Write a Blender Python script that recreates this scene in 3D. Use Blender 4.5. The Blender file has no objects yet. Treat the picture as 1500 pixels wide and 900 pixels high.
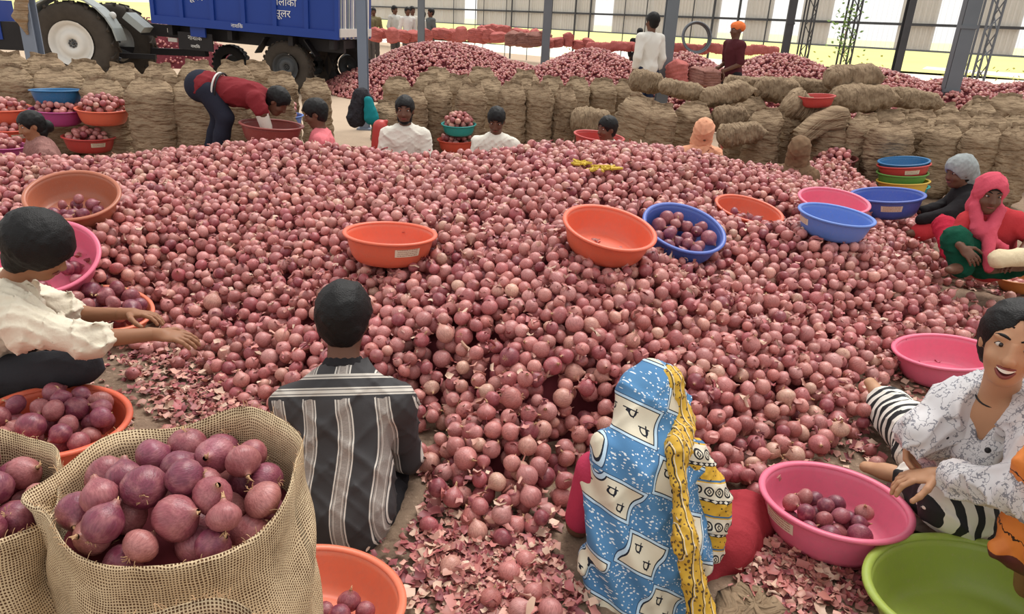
import bpy, math, random
import numpy as np
from mathutils import Vector, Matrix
random.seed(7); rng = np.random.default_rng(11)
SC = bpy.context.scene; COL = SC.collection
# ---------------------------------------------------------------- camera, sky, sun, exposure
FPX = 1050.0; CAMZ = 1.6; PITCH = math.radians(21.6); ROLL = math.radians(3.0)
CF = Vector((0, math.cos(PITCH), -math.sin(PITCH)))
_u0 = Vector((0, math.sin(PITCH), math.cos(PITCH))); _r0 = Vector((1, 0, 0))
CR = _r0 * math.cos(ROLL) + _u0 * math.sin(ROLL)
CU = _u0 * math.cos(ROLL) - _r0 * math.sin(ROLL)
CP = Vector((0, 0, CAMZ))
cam = bpy.data.cameras.new('camera'); cam.sensor_width = 36.0; cam.lens = 36.0 * FPX / 1500.0
cam.clip_start = 0.05; cam.clip_end = 2000
camo = bpy.data.objects.new('camera', cam); COL.objects.link(camo)
mw = Matrix.Identity(4)
for i in range(3):
    mw[i][0] = CR[i]; mw[i][1] = CU[i]; mw[i][2] = -CF[i]; mw[i][3] = CP[i]
camo.matrix_world = mw; SC.camera = camo
w = bpy.data.worlds.new('sky'); SC.world = w; w.use_nodes = True
w.node_tree.nodes['Background'].inputs[0].default_value = (1.0, 0.985, 0.96, 1)
w.node_tree.nodes['Background'].inputs[1].default_value = 0.8
sun = bpy.data.lights.new('sun', 'SUN'); sun.energy = 2.2; sun.angle = math.radians(34); sun.color = (1.0, 0.97, 0.92)
suno = bpy.data.objects.new('sun', sun); COL.objects.link(suno)
suno.rotation_euler = Vector((-0.22, -0.5, -1.0)).to_track_quat('-Z', 'Y').to_euler()
suno.location = (3, 8, 12)
SC.view_settings.view_transform = 'Standard'; SC.view_settings.look = 'None'
SC.view_settings.exposure = 0.30; SC.view_settings.gamma = 1.0; SC.view_settings.use_curve_mapping = False

# ---------------------------------------------------------------- placing helpers
def ray(px, py): return CF + CR * ((px - 750) / FPX) + CU * ((450 - py) / FPX)
def at_depth(px, py, D): return CP + ray(px, py) * D
def at_z(px, py, z=0.0):
    r = ray(px, py); return CP + r * ((z - CP.z) / r.z)
def at_y(px, py, y):
    r = ray(px, py); return CP + r * ((y - CP.y) / r.y)
def depth_of(p): return (Vector(p) - CP).dot(CF)
def pix(p):
    v = Vector(p) - CP; d = v.dot(CF)
    return 750 + FPX * v.dot(CR) / d, 450 - FPX * v.dot(CU) / d

# ---------------------------------------------------------------- object helpers
def tag(o, label=None, cat=None, group=None, kind=None):
    if label: o['label'] = label
    if cat: o['category'] = cat
    if group: o['group'] = group
    if kind: o['kind'] = kind
    return o
def link(name, me, parent=None, mat=None):
    o = bpy.data.objects.new(name, me); COL.objects.link(o)
    if mat is not None and me is not None and len(me.materials) == 0: me.materials.append(mat)
    if parent is not None: o.parent = parent
    return o
def empty(name, loc=(0, 0, 0), rz=0.0):
    o = bpy.data.objects.new(name, None); COL.objects.link(o); o.location = loc; o.rotation_euler = (0, 0, rz)
    o.empty_display_size = 0.1
    return o
def np_mesh(name, V, Fc, smooth=True, attrs=None):
    """V (n,3); Fc (m,k) array or list of polygons"""
    me = bpy.data.meshes.new(name)
    V = np.asarray(V, dtype=np.float32)
    if isinstance(Fc, np.ndarray):
        m, k = Fc.shape
        me.vertices.add(len(V)); me.vertices.foreach_set('co', V.ravel())
        me.loops.add(m * k); me.loops.foreach_set('vertex_index', Fc.astype(np.int32).ravel())
        me.polygons.add(m); me.polygons.foreach_set('loop_start', np.arange(0, m * k, k, dtype=np.int32))
    else:
        me.from_pydata(V.tolist(), [], Fc)
    if smooth: me.polygons.foreach_set('use_smooth', np.ones(len(me.polygons), dtype=bool))
    for nm, (typ, dat) in (attrs or {}).items():
        a = me.attributes.new(nm, typ, 'POINT')
        key = {'FLOAT': 'value', 'FLOAT_VECTOR': 'vector', 'FLOAT_COLOR': 'color'}[typ]
        a.data.foreach_set(key, np.asarray(dat, dtype=np.float32).ravel())
    me.update(calc_edges=True)
    return me
class MB:
    """collects simple shapes into one mesh"""
    def __init__(s): s.v = []; s.f = []
    def add(s, vs, fs):
        n = len(s.v); s.v += [tuple(p) for p in vs]; s.f += [tuple(i + n for i in q) for q in fs]; return s
    def box(s, c, size, M=None):
        x, y, z = [a / 2 for a in size]
        vs = [Vector((sx * x, sy * y, sz * z)) + Vector(c) for sx in (-1, 1) for sy in (-1, 1) for sz in (-1, 1)]
        if M is not None: vs = [M @ p for p in vs]
        return s.add(vs, [(0, 1, 3, 2), (4, 6, 7, 5), (0, 4, 5, 1), (2, 3, 7, 6), (0, 2, 6, 4), (1, 5, 7, 3)])
    def bar(s, a, b, w, h=None, up=(0, 0, 1)):
        a = Vector(a); b = Vector(b); d = (b - a); L = d.length; d.normalize()
        u = Vector(up)
        if abs(d.dot(u)) > 0.95: u = Vector((1, 0, 0))
        r = d.cross(u).normalized(); u = r.cross(d); h = h or w
        vs = []
        for t in (a, b):
            for sx, sy in ((-1, -1), (1, -1), (1, 1), (-1, 1)): vs.append(t + r * sx * w / 2 + u * sy * h / 2)
        return s.add(vs, [(0, 1, 2, 3), (7, 6, 5, 4), (0, 4, 5, 1), (1, 5, 6, 2), (2, 6, 7, 3), (3, 7, 4, 0)])
    def tube(s, pts, rad, seg=8, closed=False):
        pts = [Vector(p) for p in pts]; n = len(pts)
        if not hasattr(rad, '__len__'): rad = [rad] * n
        rings = []; prev = None
        for i, p in enumerate(pts):
            d = (pts[(i + 1) % n] - pts[i - 1]) if closed else (pts[min(i + 1, n - 1)] - pts[max(i - 1, 0)])
            d.normalize()
            if prev is None: u = d.orthogonal().normalized()
            else: u = (prev - d * prev.dot(d)).normalized()
            prev = u; v = d.cross(u)
            rings.append([p + (u * math.cos(2 * math.pi * k / seg) + v * math.sin(2 * math.pi * k / seg)) * rad[i] for k in range(seg)])
        vs = [q for r in rings for q in r]; fs = []
        for i in range(n if closed else n - 1):
            j = (i + 1) % n
            for k in range(seg):
                l = (k + 1) % seg; fs.append((i * seg + k, i * seg + l, j * seg + l, j * seg + k))
        if not closed:
            fs.append(tuple(range(seg))[::-1]); fs.append(tuple(range((n - 1) * seg, n * seg)))
        return s.add(vs, fs)
    def lathe(s, prof, seg=32, M=None):
        vs = []; fs = []; n = len(prof)
        for (r, z) in prof:
            for k in range(seg):
                a = 2 * math.pi * k / seg; p = Vector((r * math.cos(a), r * math.sin(a), z)); vs.append(M @ p if M is not None else p)
        for i in range(n - 1):
            for k in range(seg):
                l = (k + 1) % seg; fs.append((i * seg + k, i * seg + l, (i + 1) * seg + l, (i + 1) * seg + k))
        return s.add(vs, fs)
    def ball(s, c, r, seg=10, rings=7, M=None):
        prof = [(math.sin(math.pi * i / rings), -math.cos(math.pi * i / rings)) for i in range(rings + 1)]
        r = r if hasattr(r, '__len__') else (r, r, r)
        T = Matrix.Translation(c) @ (M.to_4x4() if M is not None else Matrix.Identity(4)) @ Matrix.Diagonal((r[0], r[1], r[2], 1))
        return s.lathe(prof, seg, T)
    def build(s, name, mat, parent=None, smooth=False):
        me = bpy.data.meshes.new(name); me.from_pydata([tuple(p) for p in s.v], [], s.f)
        if smooth: me.polygons.foreach_set('use_smooth', [True] * len(me.polygons))
        me.update(); return link(name, me, parent, mat)
def copy_tree(o, parent=None):
    c = o.copy(); COL.objects.link(c); c.parent = parent
    for ch in o.children:
        d = ch.copy(); COL.objects.link(d); d.parent = c; d.matrix_parent_inverse = ch.matrix_parent_inverse.copy()
        for g in ch.children:
            e = g.copy(); COL.objects.link(e); e.parent = d; e.matrix_parent_inverse = g.matrix_parent_inverse.copy()
    return c

# ---------------------------------------------------------------- material helpers
class E:
    """tiny expression layer over shader math nodes"""
    nt = None
    def __init__(s, sock): s.s = sock
    @staticmethod
    def op(kind, *a):
        n = E.nt.nodes.new('ShaderNodeMath'); n.operation = kind
        for i, x in enumerate(a):
            if isinstance(x, E): E.nt.links.new(x.s, n.inputs[i])
            else: n.inputs[i].default_value = float(x)
        return E(n.outputs[0])
    def __add__(s, o): return E.op('ADD', s, o)
    __radd__ = __add__
    def __sub__(s, o): return E.op('SUBTRACT', s, o)
    def __rsub__(s, o): return E.op('SUBTRACT', o, s)
    def __mul__(s, o): return E.op('MULTIPLY', s, o)
    __rmul__ = __mul__
    def __truediv__(s, o): return E.op('DIVIDE', s, o)
    def gt(s, o): return E.op('GREATER_THAN', s, o)
    def lt(s, o): return E.op('LESS_THAN', s, o)
    def abs(s): return E.op('ABSOLUTE', s)
    def frac(s): return E.op('FRACT', s)
    def floor(s): return E.op('FLOOR', s)
    def sin(s): return E.op('SINE', s)
    def max(s, o): return E.op('MAXIMUM', s, o)
    def min(s, o): return E.op('MINIMUM', s, o)
    def pp(s, o): return E.op('PINGPONG', s, o)
    def sat(s):
        r = E.op('ADD', s, 0.0); r.s.node.use_clamp = True; return r
def mat_new(name):
    m = bpy.data.materials.new(name); m.use_nodes = True; E.nt = m.node_tree
    return m, m.node_tree.nodes['Principled BSDF']
def node(t): return E.nt.nodes.new(t)
def lk(a, b): E.nt.links.new(a.s if isinstance(a, E) else a, b)
def coords(kind='Object'): return node('ShaderNodeTexCoord').outputs[kind]
def sep(vec):
    n = node('ShaderNodeSeparateXYZ'); lk(vec, n.inputs[0]); return E(n.outputs[0]), E(n.outputs[1]), E(n.outputs[2])
def comb(x, y, z):
    n = node('ShaderNodeCombineXYZ')
    for i, a in enumerate((x, y, z)):
        if isinstance(a, E): lk(a, n.inputs[i])
        else: n.inputs[i].default_value = a
    return n.outputs[0]
def scale_vec(vec, s):
    n = node('ShaderNodeVectorMath'); n.operation = 'MULTIPLY'; lk(vec, n.inputs[0]); n.inputs[1].default_value = s; return n.outputs[0]
def noise(vec, scale=5, detail=2, rough=0.5):
    n = node('ShaderNodeTexNoise'); lk(vec, n.inputs['Vector']); n.inputs['Scale'].default_value = scale
    n.inputs['Detail'].default_value = detail; n.inputs['Roughness'].default_value = rough; return E(n.outputs[0])
def voro(vec, scale=5, feature='F1', out=0):
    n = node('ShaderNodeTexVoronoi'); n.feature = feature; lk(vec, n.inputs['Vector']); n.inputs['Scale'].default_value = scale; return E(n.outputs[out])
def attr(name, out='Fac'):
    n = node('ShaderNodeAttribute'); n.attribute_name = name; return n.outputs[out]
def mix(f, a, b):
    n = node('ShaderNodeMix'); n.data_type = 'RGBA'
    if isinstance(f, E): lk(f, n.inputs[0])
    else: n.inputs[0].default_value = f
    for i, x in ((6, a), (7, b)):
        if isinstance(x, tuple): n.inputs[i].default_value = (x[0], x[1], x[2], 1)
        else: lk(x, n.inputs[i])
    return n.outputs[2]
def ramp01(e, lo, hi):
    n = node('ShaderNodeMapRange'); lk(e, n.inputs[0]); n.inputs[1].default_value = lo; n.inputs[2].default_value = hi; n.clamp = True
    return E(n.outputs[0])
def bump(bsdf, h, strength=0.4, dist=0.01):
    n = node('ShaderNodeBump'); n.inputs['Strength'].default_value = strength; n.inputs['Distance'].default_value = dist
    lk(h, n.inputs['Height']); lk(n.outputs[0], bsdf.inputs['Normal'])
def setc(bsdf, c):
    if isinstance(c, tuple): bsdf.inputs['Base Color'].default_value = (c[0], c[1], c[2], 1)
    else: lk(c, bsdf.inputs['Base Color'])
def srgb(r, g, b):
    f = lambda c: (c / 255 / 12.92) if c / 255 <= 0.04045 else ((c / 255 + 0.055) / 1.055) ** 2.4
    return (f(r), f(g), f(b))
MATS = {}
def simple(name, c, rough=0.6, spec=0.3, var=0.25, vscale=6, bscale=0, bstr=0.3, metal=0.0, sub=0.0):
    """one colour with soft blotchy wear, optional fine relief"""
    if name in MATS: return MATS[name]
    m, b = mat_new(name); co = coords('Object')
    dark = tuple(x * (1 - var) for x in c); lite = tuple(min(1, x * (1 + var)) for x in c)
    setc(b, mix(noise(co, vscale, 3), dark, lite)); b.inputs['Roughness'].default_value = rough
    b.inputs['Specular IOR Level'].default_value = spec; b.inputs['Metallic'].default_value = metal
    if bscale: bump(b, noise(co, bscale, 3), bstr, 0.01)
    if sub: b.inputs['Subsurface Weight'].default_value = sub; b.inputs['Subsurface Radius'].default_value = (0.02, 0.008, 0.004)
    MATS[name] = m; return m

# ---------------------------------------------------------------- rounded bodies from blended volumes (surface nets)
def cap(a, b, ra, rb=None, k=0.02): return ('cap', Vector(a), Vector(b), ra, ra if rb is None else rb, None, 1.0, k)
def ecap(a, b, ra, rb, axis, ratio, k=0.03): return ('cap', Vector(a), Vector(b), ra, rb, Vector(axis).normalized(), ratio, k)
def ell(c, radii, ax=None, k=0.02):
    ax = ax or ((1, 0, 0), (0, 1, 0), (0, 0, 1)); return ('ell', Vector(c), tuple(Vector(a).normalized() for a in ax), radii, k)
def _pd(pr, P):
    if pr[0] == 'cap':
        _, a, b, ra, rb, axis, ratio, k = pr
        a = np.array(a); b = np.array(b); Q = P - a; ab = b - a
        if axis is not None:
            A = np.array(axis); sc = 1.0 / ratio - 1.0
            Q = Q + (Q @ A)[..., None] * sc * A; ab = ab + (ab @ A) * sc * A
        t = np.clip((Q @ ab) / max(ab @ ab, 1e-9), 0, 1)
        return np.linalg.norm(Q - t[..., None] * ab, axis=-1) - (ra + t * (rb - ra))
    _, c, ax, r, k = pr
    Q = P - np.array(c); L = np.stack([Q @ np.array(a) for a in ax], -1); r = np.array(r)
    k0 = np.linalg.norm(L / r, axis=-1); k1 = np.linalg.norm(L / (r * r), axis=-1) + 1e-9
    return k0 * (k0 - 1) / k1
def _pb(pr, m):
    if pr[0] == 'cap':
        R = max(pr[3], pr[4]) * max(1.0, pr[6]) + m; a = np.array(pr[1]); b = np.array(pr[2])
        return np.minimum(a, b) - R, np.maximum(a, b) + R
    R = max(pr[3]) + m; c = np.array(pr[1]); return c - R, c + R
def wrinkle(amp, freq, seed=0, stretch=(1, 1, 1)):
    r = np.random.default_rng(seed); D = r.normal(size=(7, 3)); D /= np.linalg.norm(D, axis=1)[:, None]
    D = D * np.array(stretch); F = freq * (0.6 + r.random(7)); ph = r.random(7) * 6.28
    def f(P):
        s = 0
        for i, (d, fr, p) in enumerate(zip(D, F, ph)):
            v = np.sin((P @ d) * fr + p + 1.5 * np.sin((P @ d[::-1]) * fr * 0.5))
            s = s + (0.7 * v if i % 2 else 0.35 - 2.2 * (1 - np.abs(v)) ** 3)
        return np.minimum(s * amp / 2.4, 0.45 * amp)
    return f
def volume_mesh(name, prims, vox, subs=(), disp=None, origin=(0, 0, 0), attrs=None, clip=None):
    lo = np.min([_pb(p, 0.0)[0] for p in prims], 0) - 3 * vox; hi = np.max([_pb(p, 0.0)[1] for p in prims], 0) + 3 * vox
    n = np.ceil((hi - lo) / vox).astype(int) + 1
    D = np.full(n, 0.5, dtype=np.float32)
    gx = [lo[i] + vox * np.arange(n[i]) for i in range(3)]
    def region(pr, m):
        a, b = _pb(pr, m); i0 = np.clip(((a - lo) / vox).astype(int), 0, n - 1); i1 = np.clip(np.ceil((b - lo) / vox).astype(int) + 1, 1, n)
        sl = tuple(slice(i0[i], i1[i]) for i in range(3))
        P = np.stack(np.meshgrid(*[gx[i][sl[i]] for i in range(3)], indexing='ij'), -1); return sl, P
    for pr in prims:
        k = pr[-1]; sl, P = region(pr, k + 3 * vox)
        d = _pd(pr, P); o = D[sl]; h = np.clip(0.5 + 0.5 * (o - d) / k, 0, 1)
        D[sl] = o * (1 - h) + d * h - k * h * (1 - h)
    if disp is not None or clip is not None:
        P = np.stack(np.meshgrid(*gx, indexing='ij'), -1)
        if disp is not None: D = D + disp(P).astype(np.float32)
        if clip is not None: D = np.maximum(D, clip(P))
    for pr in subs:
        sl, P = region(pr, 3 * vox); D[sl] = np.maximum(D[sl], -_pd(pr, P))
    D[0] = D[-1] = 0.5; D[:, 0] = D[:, -1] = 0.5; D[:, :, 0] = D[:, :, -1] = 0.5
    S = D < 0
    c = [S[i:n[0] - 1 + i, j:n[1] - 1 + j, k:n[2] - 1 + k] for i in (0, 1) for j in (0, 1) for k in (0, 1)]
    cnt = sum(x.astype(np.int8) for x in c); act = (cnt > 0) & (cnt < 8)
    I = np.argwhere(act); idx = np.full(act.shape, -1, dtype=np.int64); idx[act] = np.arange(len(I))
    val = {}
    for i in (0, 1):
        for j in (0, 1):
            for k in (0, 1): val[(i, j, k)] = D[I[:, 0] + i, I[:, 1] + j, I[:, 2] + k]
    acc = np.zeros((len(I), 3)); num = np.zeros(len(I))
    for ax in range(3):
        for u in (0, 1):
            for v in (0, 1):
                p0 = [u, v]; p0.insert(ax, 0); p1 = [u, v]; p1.insert(ax, 1)
                a = val[tuple(p0)]; b = val[tuple(p1)]; cr = (a < 0) != (b < 0)
                t = np.where(cr, a / np.where(cr, a - b, 1), 0)
                q = np.tile(np.array(p0, dtype=float), (len(I), 1)); q[:, ax] = t
                acc[cr] += q[cr]; num[cr] += 1
    V = lo + vox * (I + acc / np.maximum(num, 1)[:, None])
    quads = []
    for ax in range(3):
        o = [a for a in range(3) if a != ax]
        s0 = [slice(None)] * 3; s1 = [slice(None)] * 3
        s0[ax] = slice(0, n[ax] - 1); s1[ax] = slice(1, n[ax])
        A = S[tuple(s0)]; B = S[tuple(s1)]; e = np.argwhere(A != B)
        e = e[(e[:, o[0]] > 0) & (e[:, o[1]] > 0) & (e[:, o[0]] < n[o[0]] - 1) & (e[:, o[1]] < n[o[1]] - 1)]
        ins = A[e[:, 0], e[:, 1], e[:, 2]]
        def cell(du, dv):
            q = e.copy(); q[:, o[0]] -= du; q[:, o[1]] -= dv; return idx[q[:, 0], q[:, 1], q[:, 2]]
        Q = np.stack([cell(1, 1), cell(0, 1), cell(0, 0), cell(1, 0)], 1)
        flip = ins if ax != 1 else ~ins
        Q[~flip] = Q[~flip][:, ::-1]
        quads.append(Q)
    Q = np.concatenate(quads); Q = Q[(Q >= 0).all(1)]
    at = {k2: (t, f(V)) for k2, (t, f) in (attrs or {}).items()}
    return np_mesh(name, V - np.array(origin), Q, True, at)
# ---------------------------------------------------------------- materials
def m_onion():
    m, b = mat_new('onion_skin_material'); c = attr('col', 'Color'); lc = attr('olc', 'Vector')
    x, y, z = sep(lc)
    streak = noise(scale_vec(lc, (9, 9, 0.7)), 1.3, 3, 0.6)
    blotch = noise(lc, 1.6, 2)
    dusty = mix(ramp01(blotch, 0.45, 0.75) * 0.45, c, srgb(208, 144, 140))
    f = ramp01(streak, 0.3, 0.7)
    dk = node('ShaderNodeMix'); dk.data_type = 'RGBA'; dk.blend_type = 'MULTIPLY'; lk((1 - f) * 0.7, dk.inputs[0]); lk(dusty, dk.inputs[6]); dk.inputs[7].default_value = (0.45, 0.32, 0.34, 1)
    setc(b, dk.outputs[2]); b.inputs['Roughness'].default_value = 0.36; b.inputs['Specular IOR Level'].default_value = 0.5
    bump(b, streak, 0.3, 0.004)
    return m
M_ONION = m_onion()
def m_flake():
    m, b = mat_new('dry_skin_material'); c = attr('col', 'Color'); setc(b, c); b.inputs['Roughness'].default_value = 0.5
    return m
M_FLAKE = m_flake()
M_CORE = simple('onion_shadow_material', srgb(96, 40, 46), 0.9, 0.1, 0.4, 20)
def m_floor():
    m, b = mat_new('earth_floor_material'); co = coords('Object')
    a = noise(co, 2.5, 5, 0.65); f = noise(co, 38, 3, 0.7); g = noise(co, 0.6, 2)
    c = mix(ramp01(a, 0.35, 0.65), srgb(112, 92, 78), srgb(150, 128, 108))
    c = mix(ramp01(f, 0.56, 0.66) * 0.6, c, srgb(176, 150, 130)); c = mix(ramp01(f, 0.44, 0.34) * 0.5, c, srgb(84, 62, 54))
    c = mix(ramp01(g, 0.5, 0.7) * 0.35, c, srgb(178, 152, 128))
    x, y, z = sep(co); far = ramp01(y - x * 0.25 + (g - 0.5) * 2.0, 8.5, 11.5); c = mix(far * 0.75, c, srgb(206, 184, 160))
    setc(b, c); b.inputs['Roughness'].default_value = 0.9; b.inputs['Specular IOR Level'].default_value = 0.15
    bump(b, f * 0.6 + a, 0.5, 0.02); return m
def m_burlap():
    """jute of filled sacks: fine weave, onions pressing through as soft lumps"""
    m, b = mat_new('jute_material'); co = coords('Object')
    oi = node('ShaderNodeObjectInfo'); rnd = E(oi.outputs['Random'])
    n1 = noise(scale_vec(co, (1, 1, 4)), 1.6, 4, 0.6); x, y, z = sep(co)
    c = mix(ramp01(n1, 0.3, 0.7), srgb(124, 103, 83), srgb(174, 151, 124))
    c = mix(rnd * 0.5, c, srgb(164, 143, 117))
    fw = noise(scale_vec(co, (1, 1, 3.4)), 60, 2); c = mix(ramp01(fw, 0.5, 0.7) * 0.4, c, srgb(104, 84, 64))
    setc(b, c); b.inputs['Roughness'].default_value = 0.95; b.inputs['Specular IOR Level'].default_value = 0.1
    v = voro(scale_vec(co, (3.4, 3.4, 11)), 1.0, 'SMOOTH_F1'); fold = noise(scale_vec(co, (1.6, 1.6, 20)), 1.0, 3)
    bump(b, (1 - v) * 0.7 + fold * 1.9 + fw * 0.04, 0.9, 0.045); return m
def m_weave():
    """open jute weave for the sacks right in front of the camera; bu, bv are metres along warp and weft"""
    m, b = mat_new('jute_weave_material'); u = E(attr('bu')); v = E(attr('bv')); co = coords('Object')
    wob = noise(co, 7, 2); wob2 = noise(co, 16, 2)
    uu = u + (wob - 0.5) * 0.03; vv = v + (wob2 - 0.5) * 0.022
    tu = (uu * (math.pi / 0.0062)).sin().abs(); tv = (vv * (math.pi / 0.0062)).sin().abs()
    thick = noise(co, 9, 2) * 0.9 + noise(co, 45, 2) * 0.5
    th = ramp01(tu.max(tv) + (thick - 0.70) * 0.55, 0.58, 0.86)
    base = noise(co, 4, 4, 0.6); c = mix(ramp01(base, 0.3, 0.7), srgb(204, 176, 140), srgb(236, 214, 178))
    fib = noise(scale_vec(co, (1, 1, 3)), 160, 2); c = mix(ramp01(fib, 0.5, 0.75) * 0.35, c, srgb(152, 122, 84))
    c = mix(th, srgb(96, 66, 46), c); setc(b, c)
    b.inputs['Roughness'].default_value = 0.95; b.inputs['Specular IOR Level'].default_value = 0.08
    bump(b, th + fib * 0.3, 0.8, 0.004); return m
M_FLOOR = m_floor(); M_JUTE = m_burlap(); M_WEAVE = m_weave()
M_NET = simple('red_net_material', srgb(190, 110, 104), 0.85, 0.1, 0.3, 9, 60, 0.5)
M_NETB = simple('brown_net_material', srgb(156, 112, 102), 0.85, 0.1, 0.4, 9, 60, 0.5)
M_STEEL = simple('painted_steel_material', srgb(108, 114, 120), 0.55, 0.35, 0.15, 3)
M_STEELB = simple('blue_grey_steel_material', srgb(120, 130, 146), 0.5, 0.35, 0.12, 3)
M_DSTEEL = simple('dark_steel_material', srgb(74, 76, 78), 0.6, 0.3, 0.25, 4)
M_TYRE = simple('tyre_rubber_material', srgb(70, 64, 58), 0.85, 0.15, 0.3, 8, 40, 0.3)
M_BLACK = simple('black_chassis_material', srgb(36, 34, 36), 0.6, 0.3, 0.3, 5)
M_WHITE = simple('white_paint_material', srgb(214, 212, 206), 0.45, 0.4, 0.1, 6)
M_BLUE = simple('blue_paint_material', srgb(24, 58, 140), 0.45, 0.35, 0.14, 1.5)
M_GREYP = simple('grey_paint_material', srgb(150, 156, 154), 0.5, 0.35, 0.2, 5)

# ---------------------------------------------------------------- the shed
def plane_obj(name, pts, mat, z=0.0):
    me = np_mesh(name, [(p[0], p[1], z) for p in pts], [tuple(range(len(pts)))], False)
    return link(name, me, None, mat)
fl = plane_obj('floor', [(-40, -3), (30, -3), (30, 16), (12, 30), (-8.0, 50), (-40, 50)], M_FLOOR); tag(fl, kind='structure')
M_OUT = simple('pale_yard_material', srgb(246, 240, 226), 0.95, 0.1, 0.06, 0.05)
og = plane_obj('yard_ground', [(-160, -3), (160, -3), (160, 400), (-160, 400)], M_OUT, -0.06); tag(og, kind='structure')
M_GRASS = simple('field_grass_material', srgb(226, 222, 146), 0.95, 0.1, 0.14, 0.12)
V = []; Fc = []   # field rising gently beyond the yard
for i in range(41):
    for j in range(9):
        x = -110 + i * 6.5; y0 = 78 - 0.62 * (x + 30) if x > -30 else 78; y0 = max(y0, 44)
        V.append((x, y0 + j * 12, -0.04 + 0.03 * j * j + 0.12 * math.sin(i * 1.3 + j)))
for i in range(40):
    for j in range(8): a = i * 9 + j; Fc.append((a, a + 9, a + 10, a + 1))
fg = link('field_ground', np_mesh('field_ground', V, Fc), None, M_GRASS); tag(fg, kind='structure')

WA = Vector((13.2, 20.0, 0)); WB = Vector((-1.7, 38.0, 0)); WD = (WB - WA).normalized(); WN = Vector((WD.y, -WD.x, 0))
if WN.y > 0: WN = -WN            # towards the shed inside
def wall_pt(px, z):               # where the sight line through an image column meets the wall plane, as length along it
    r = ray(px, 30.0); t = (WA - CP).dot(WN) / r.dot(WN); p = CP + r * t; return (p - WA).dot(WD)
wroot = empty('wall_back', WA); tag(wroot, kind='structure')
def m_sheet():
    m, b = mat_new('corrugated_sheet_material'); co = coords('Object'); oi = node('ShaderNodeObjectInfo')
    c = mix(noise(scale_vec(co, (1, 1, 0.3)), 2, 3), srgb(200, 198, 188), srgb(232, 230, 222)); c = mix(E(oi.outputs['Random']) * 0.5, c, srgb(214, 208, 194))
    setc(b, c); b.inputs['Roughness'].default_value = 0.6; b.inputs['Metallic'].default_value = 0.1; return m
def m_clear():
    m, b = mat_new('translucent_sheet_material'); nt = m.node_tree
    t = node('ShaderNodeBsdfTransparent'); t.inputs[0].default_value = (0.93, 0.96, 1, 1); d = node('ShaderNodeBsdfTranslucent'); d.inputs[0].default_value = (0.9, 0.93, 0.97, 1)
    mx = node('ShaderNodeMixShader'); mx.inputs[0].default_value = 0.45; lk(t.outputs[0], mx.inputs[1]); lk(d.outputs[0], mx.inputs[2])
    lk(mx.outputs[0], nt.nodes['Material Output'].inputs[0]); return m
M_SHEET = m_sheet(); M_CLEAR = m_clear()
PWD = 1.05; ribs = 7; V = []; Fc = []
for i in range(ribs * 4 + 1):
    x = PWD * i / (ribs * 4); y = 0.018 * (1 if (i % 4) in (1, 2) else -1)
    for z in (1.42, 6.0): V.append((x, y, z))
for i in range(ribs * 4): Fc.append((2 * i, 2 * i + 2, 2 * i + 3, 2 * i + 1))
sheet_me = np_mesh('sheet', V, Fc, False); sheet_me.materials.append(M_SHEET)
clear_me = sheet_me.copy(); clear_me.materials.clear(); clear_me.materials.append(M_CLEAR)
ang = math.atan2(WD.y, WD.x)
clear_at = [wall_pt(px, 2.5) for px in (688, 892, 1082, 1130, 1168, 1250, 1304, 1422, 1530, 1600)]
s = -9.0
k = 0
while s < 44:
    cl = any(abs((s + PWD / 2) - c) < PWD / 2 for c in clear_at)
    o = link('sheet', clear_me if cl else sheet_me, wroot); o.location = WD * s; o.rotation_euler = (0, 0, ang); s += PWD + 0.004; k += 1
for z, th in ((2.12, 0.07), (4.4, 0.09)):
    MB().bar(WD * -9 + WN * 0.09 + Vector((0, 0, z)), WD * 44 + WN * 0.09 + Vector((0, 0, z)), th, th).build('girt', M_DSTEEL, wroot)
MB().bar(WD * -9 + WN * 0.07 + Vector((0, 0, 1.43)), WD * 44 + WN * 0.07 + Vector((0, 0, 1.43)), 0.04, 0.05).build('girt', M_STEEL, wroot)
for px in (668, 700, 712, 745, 753, 778, 812, 846, 868, 918, 950, 1018, 1048, 1085, 1128):
    sft = wall_pt(px, 1.5); MB().bar(WD * sft + WN * 0.16, WD * sft + WN * 0.16 + Vector((0, 0, 6)), 0.07 if px in (753, 868, 1048, 1085, 846) else 0.035).build('wall_stud', M_DSTEEL, wroot)

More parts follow.
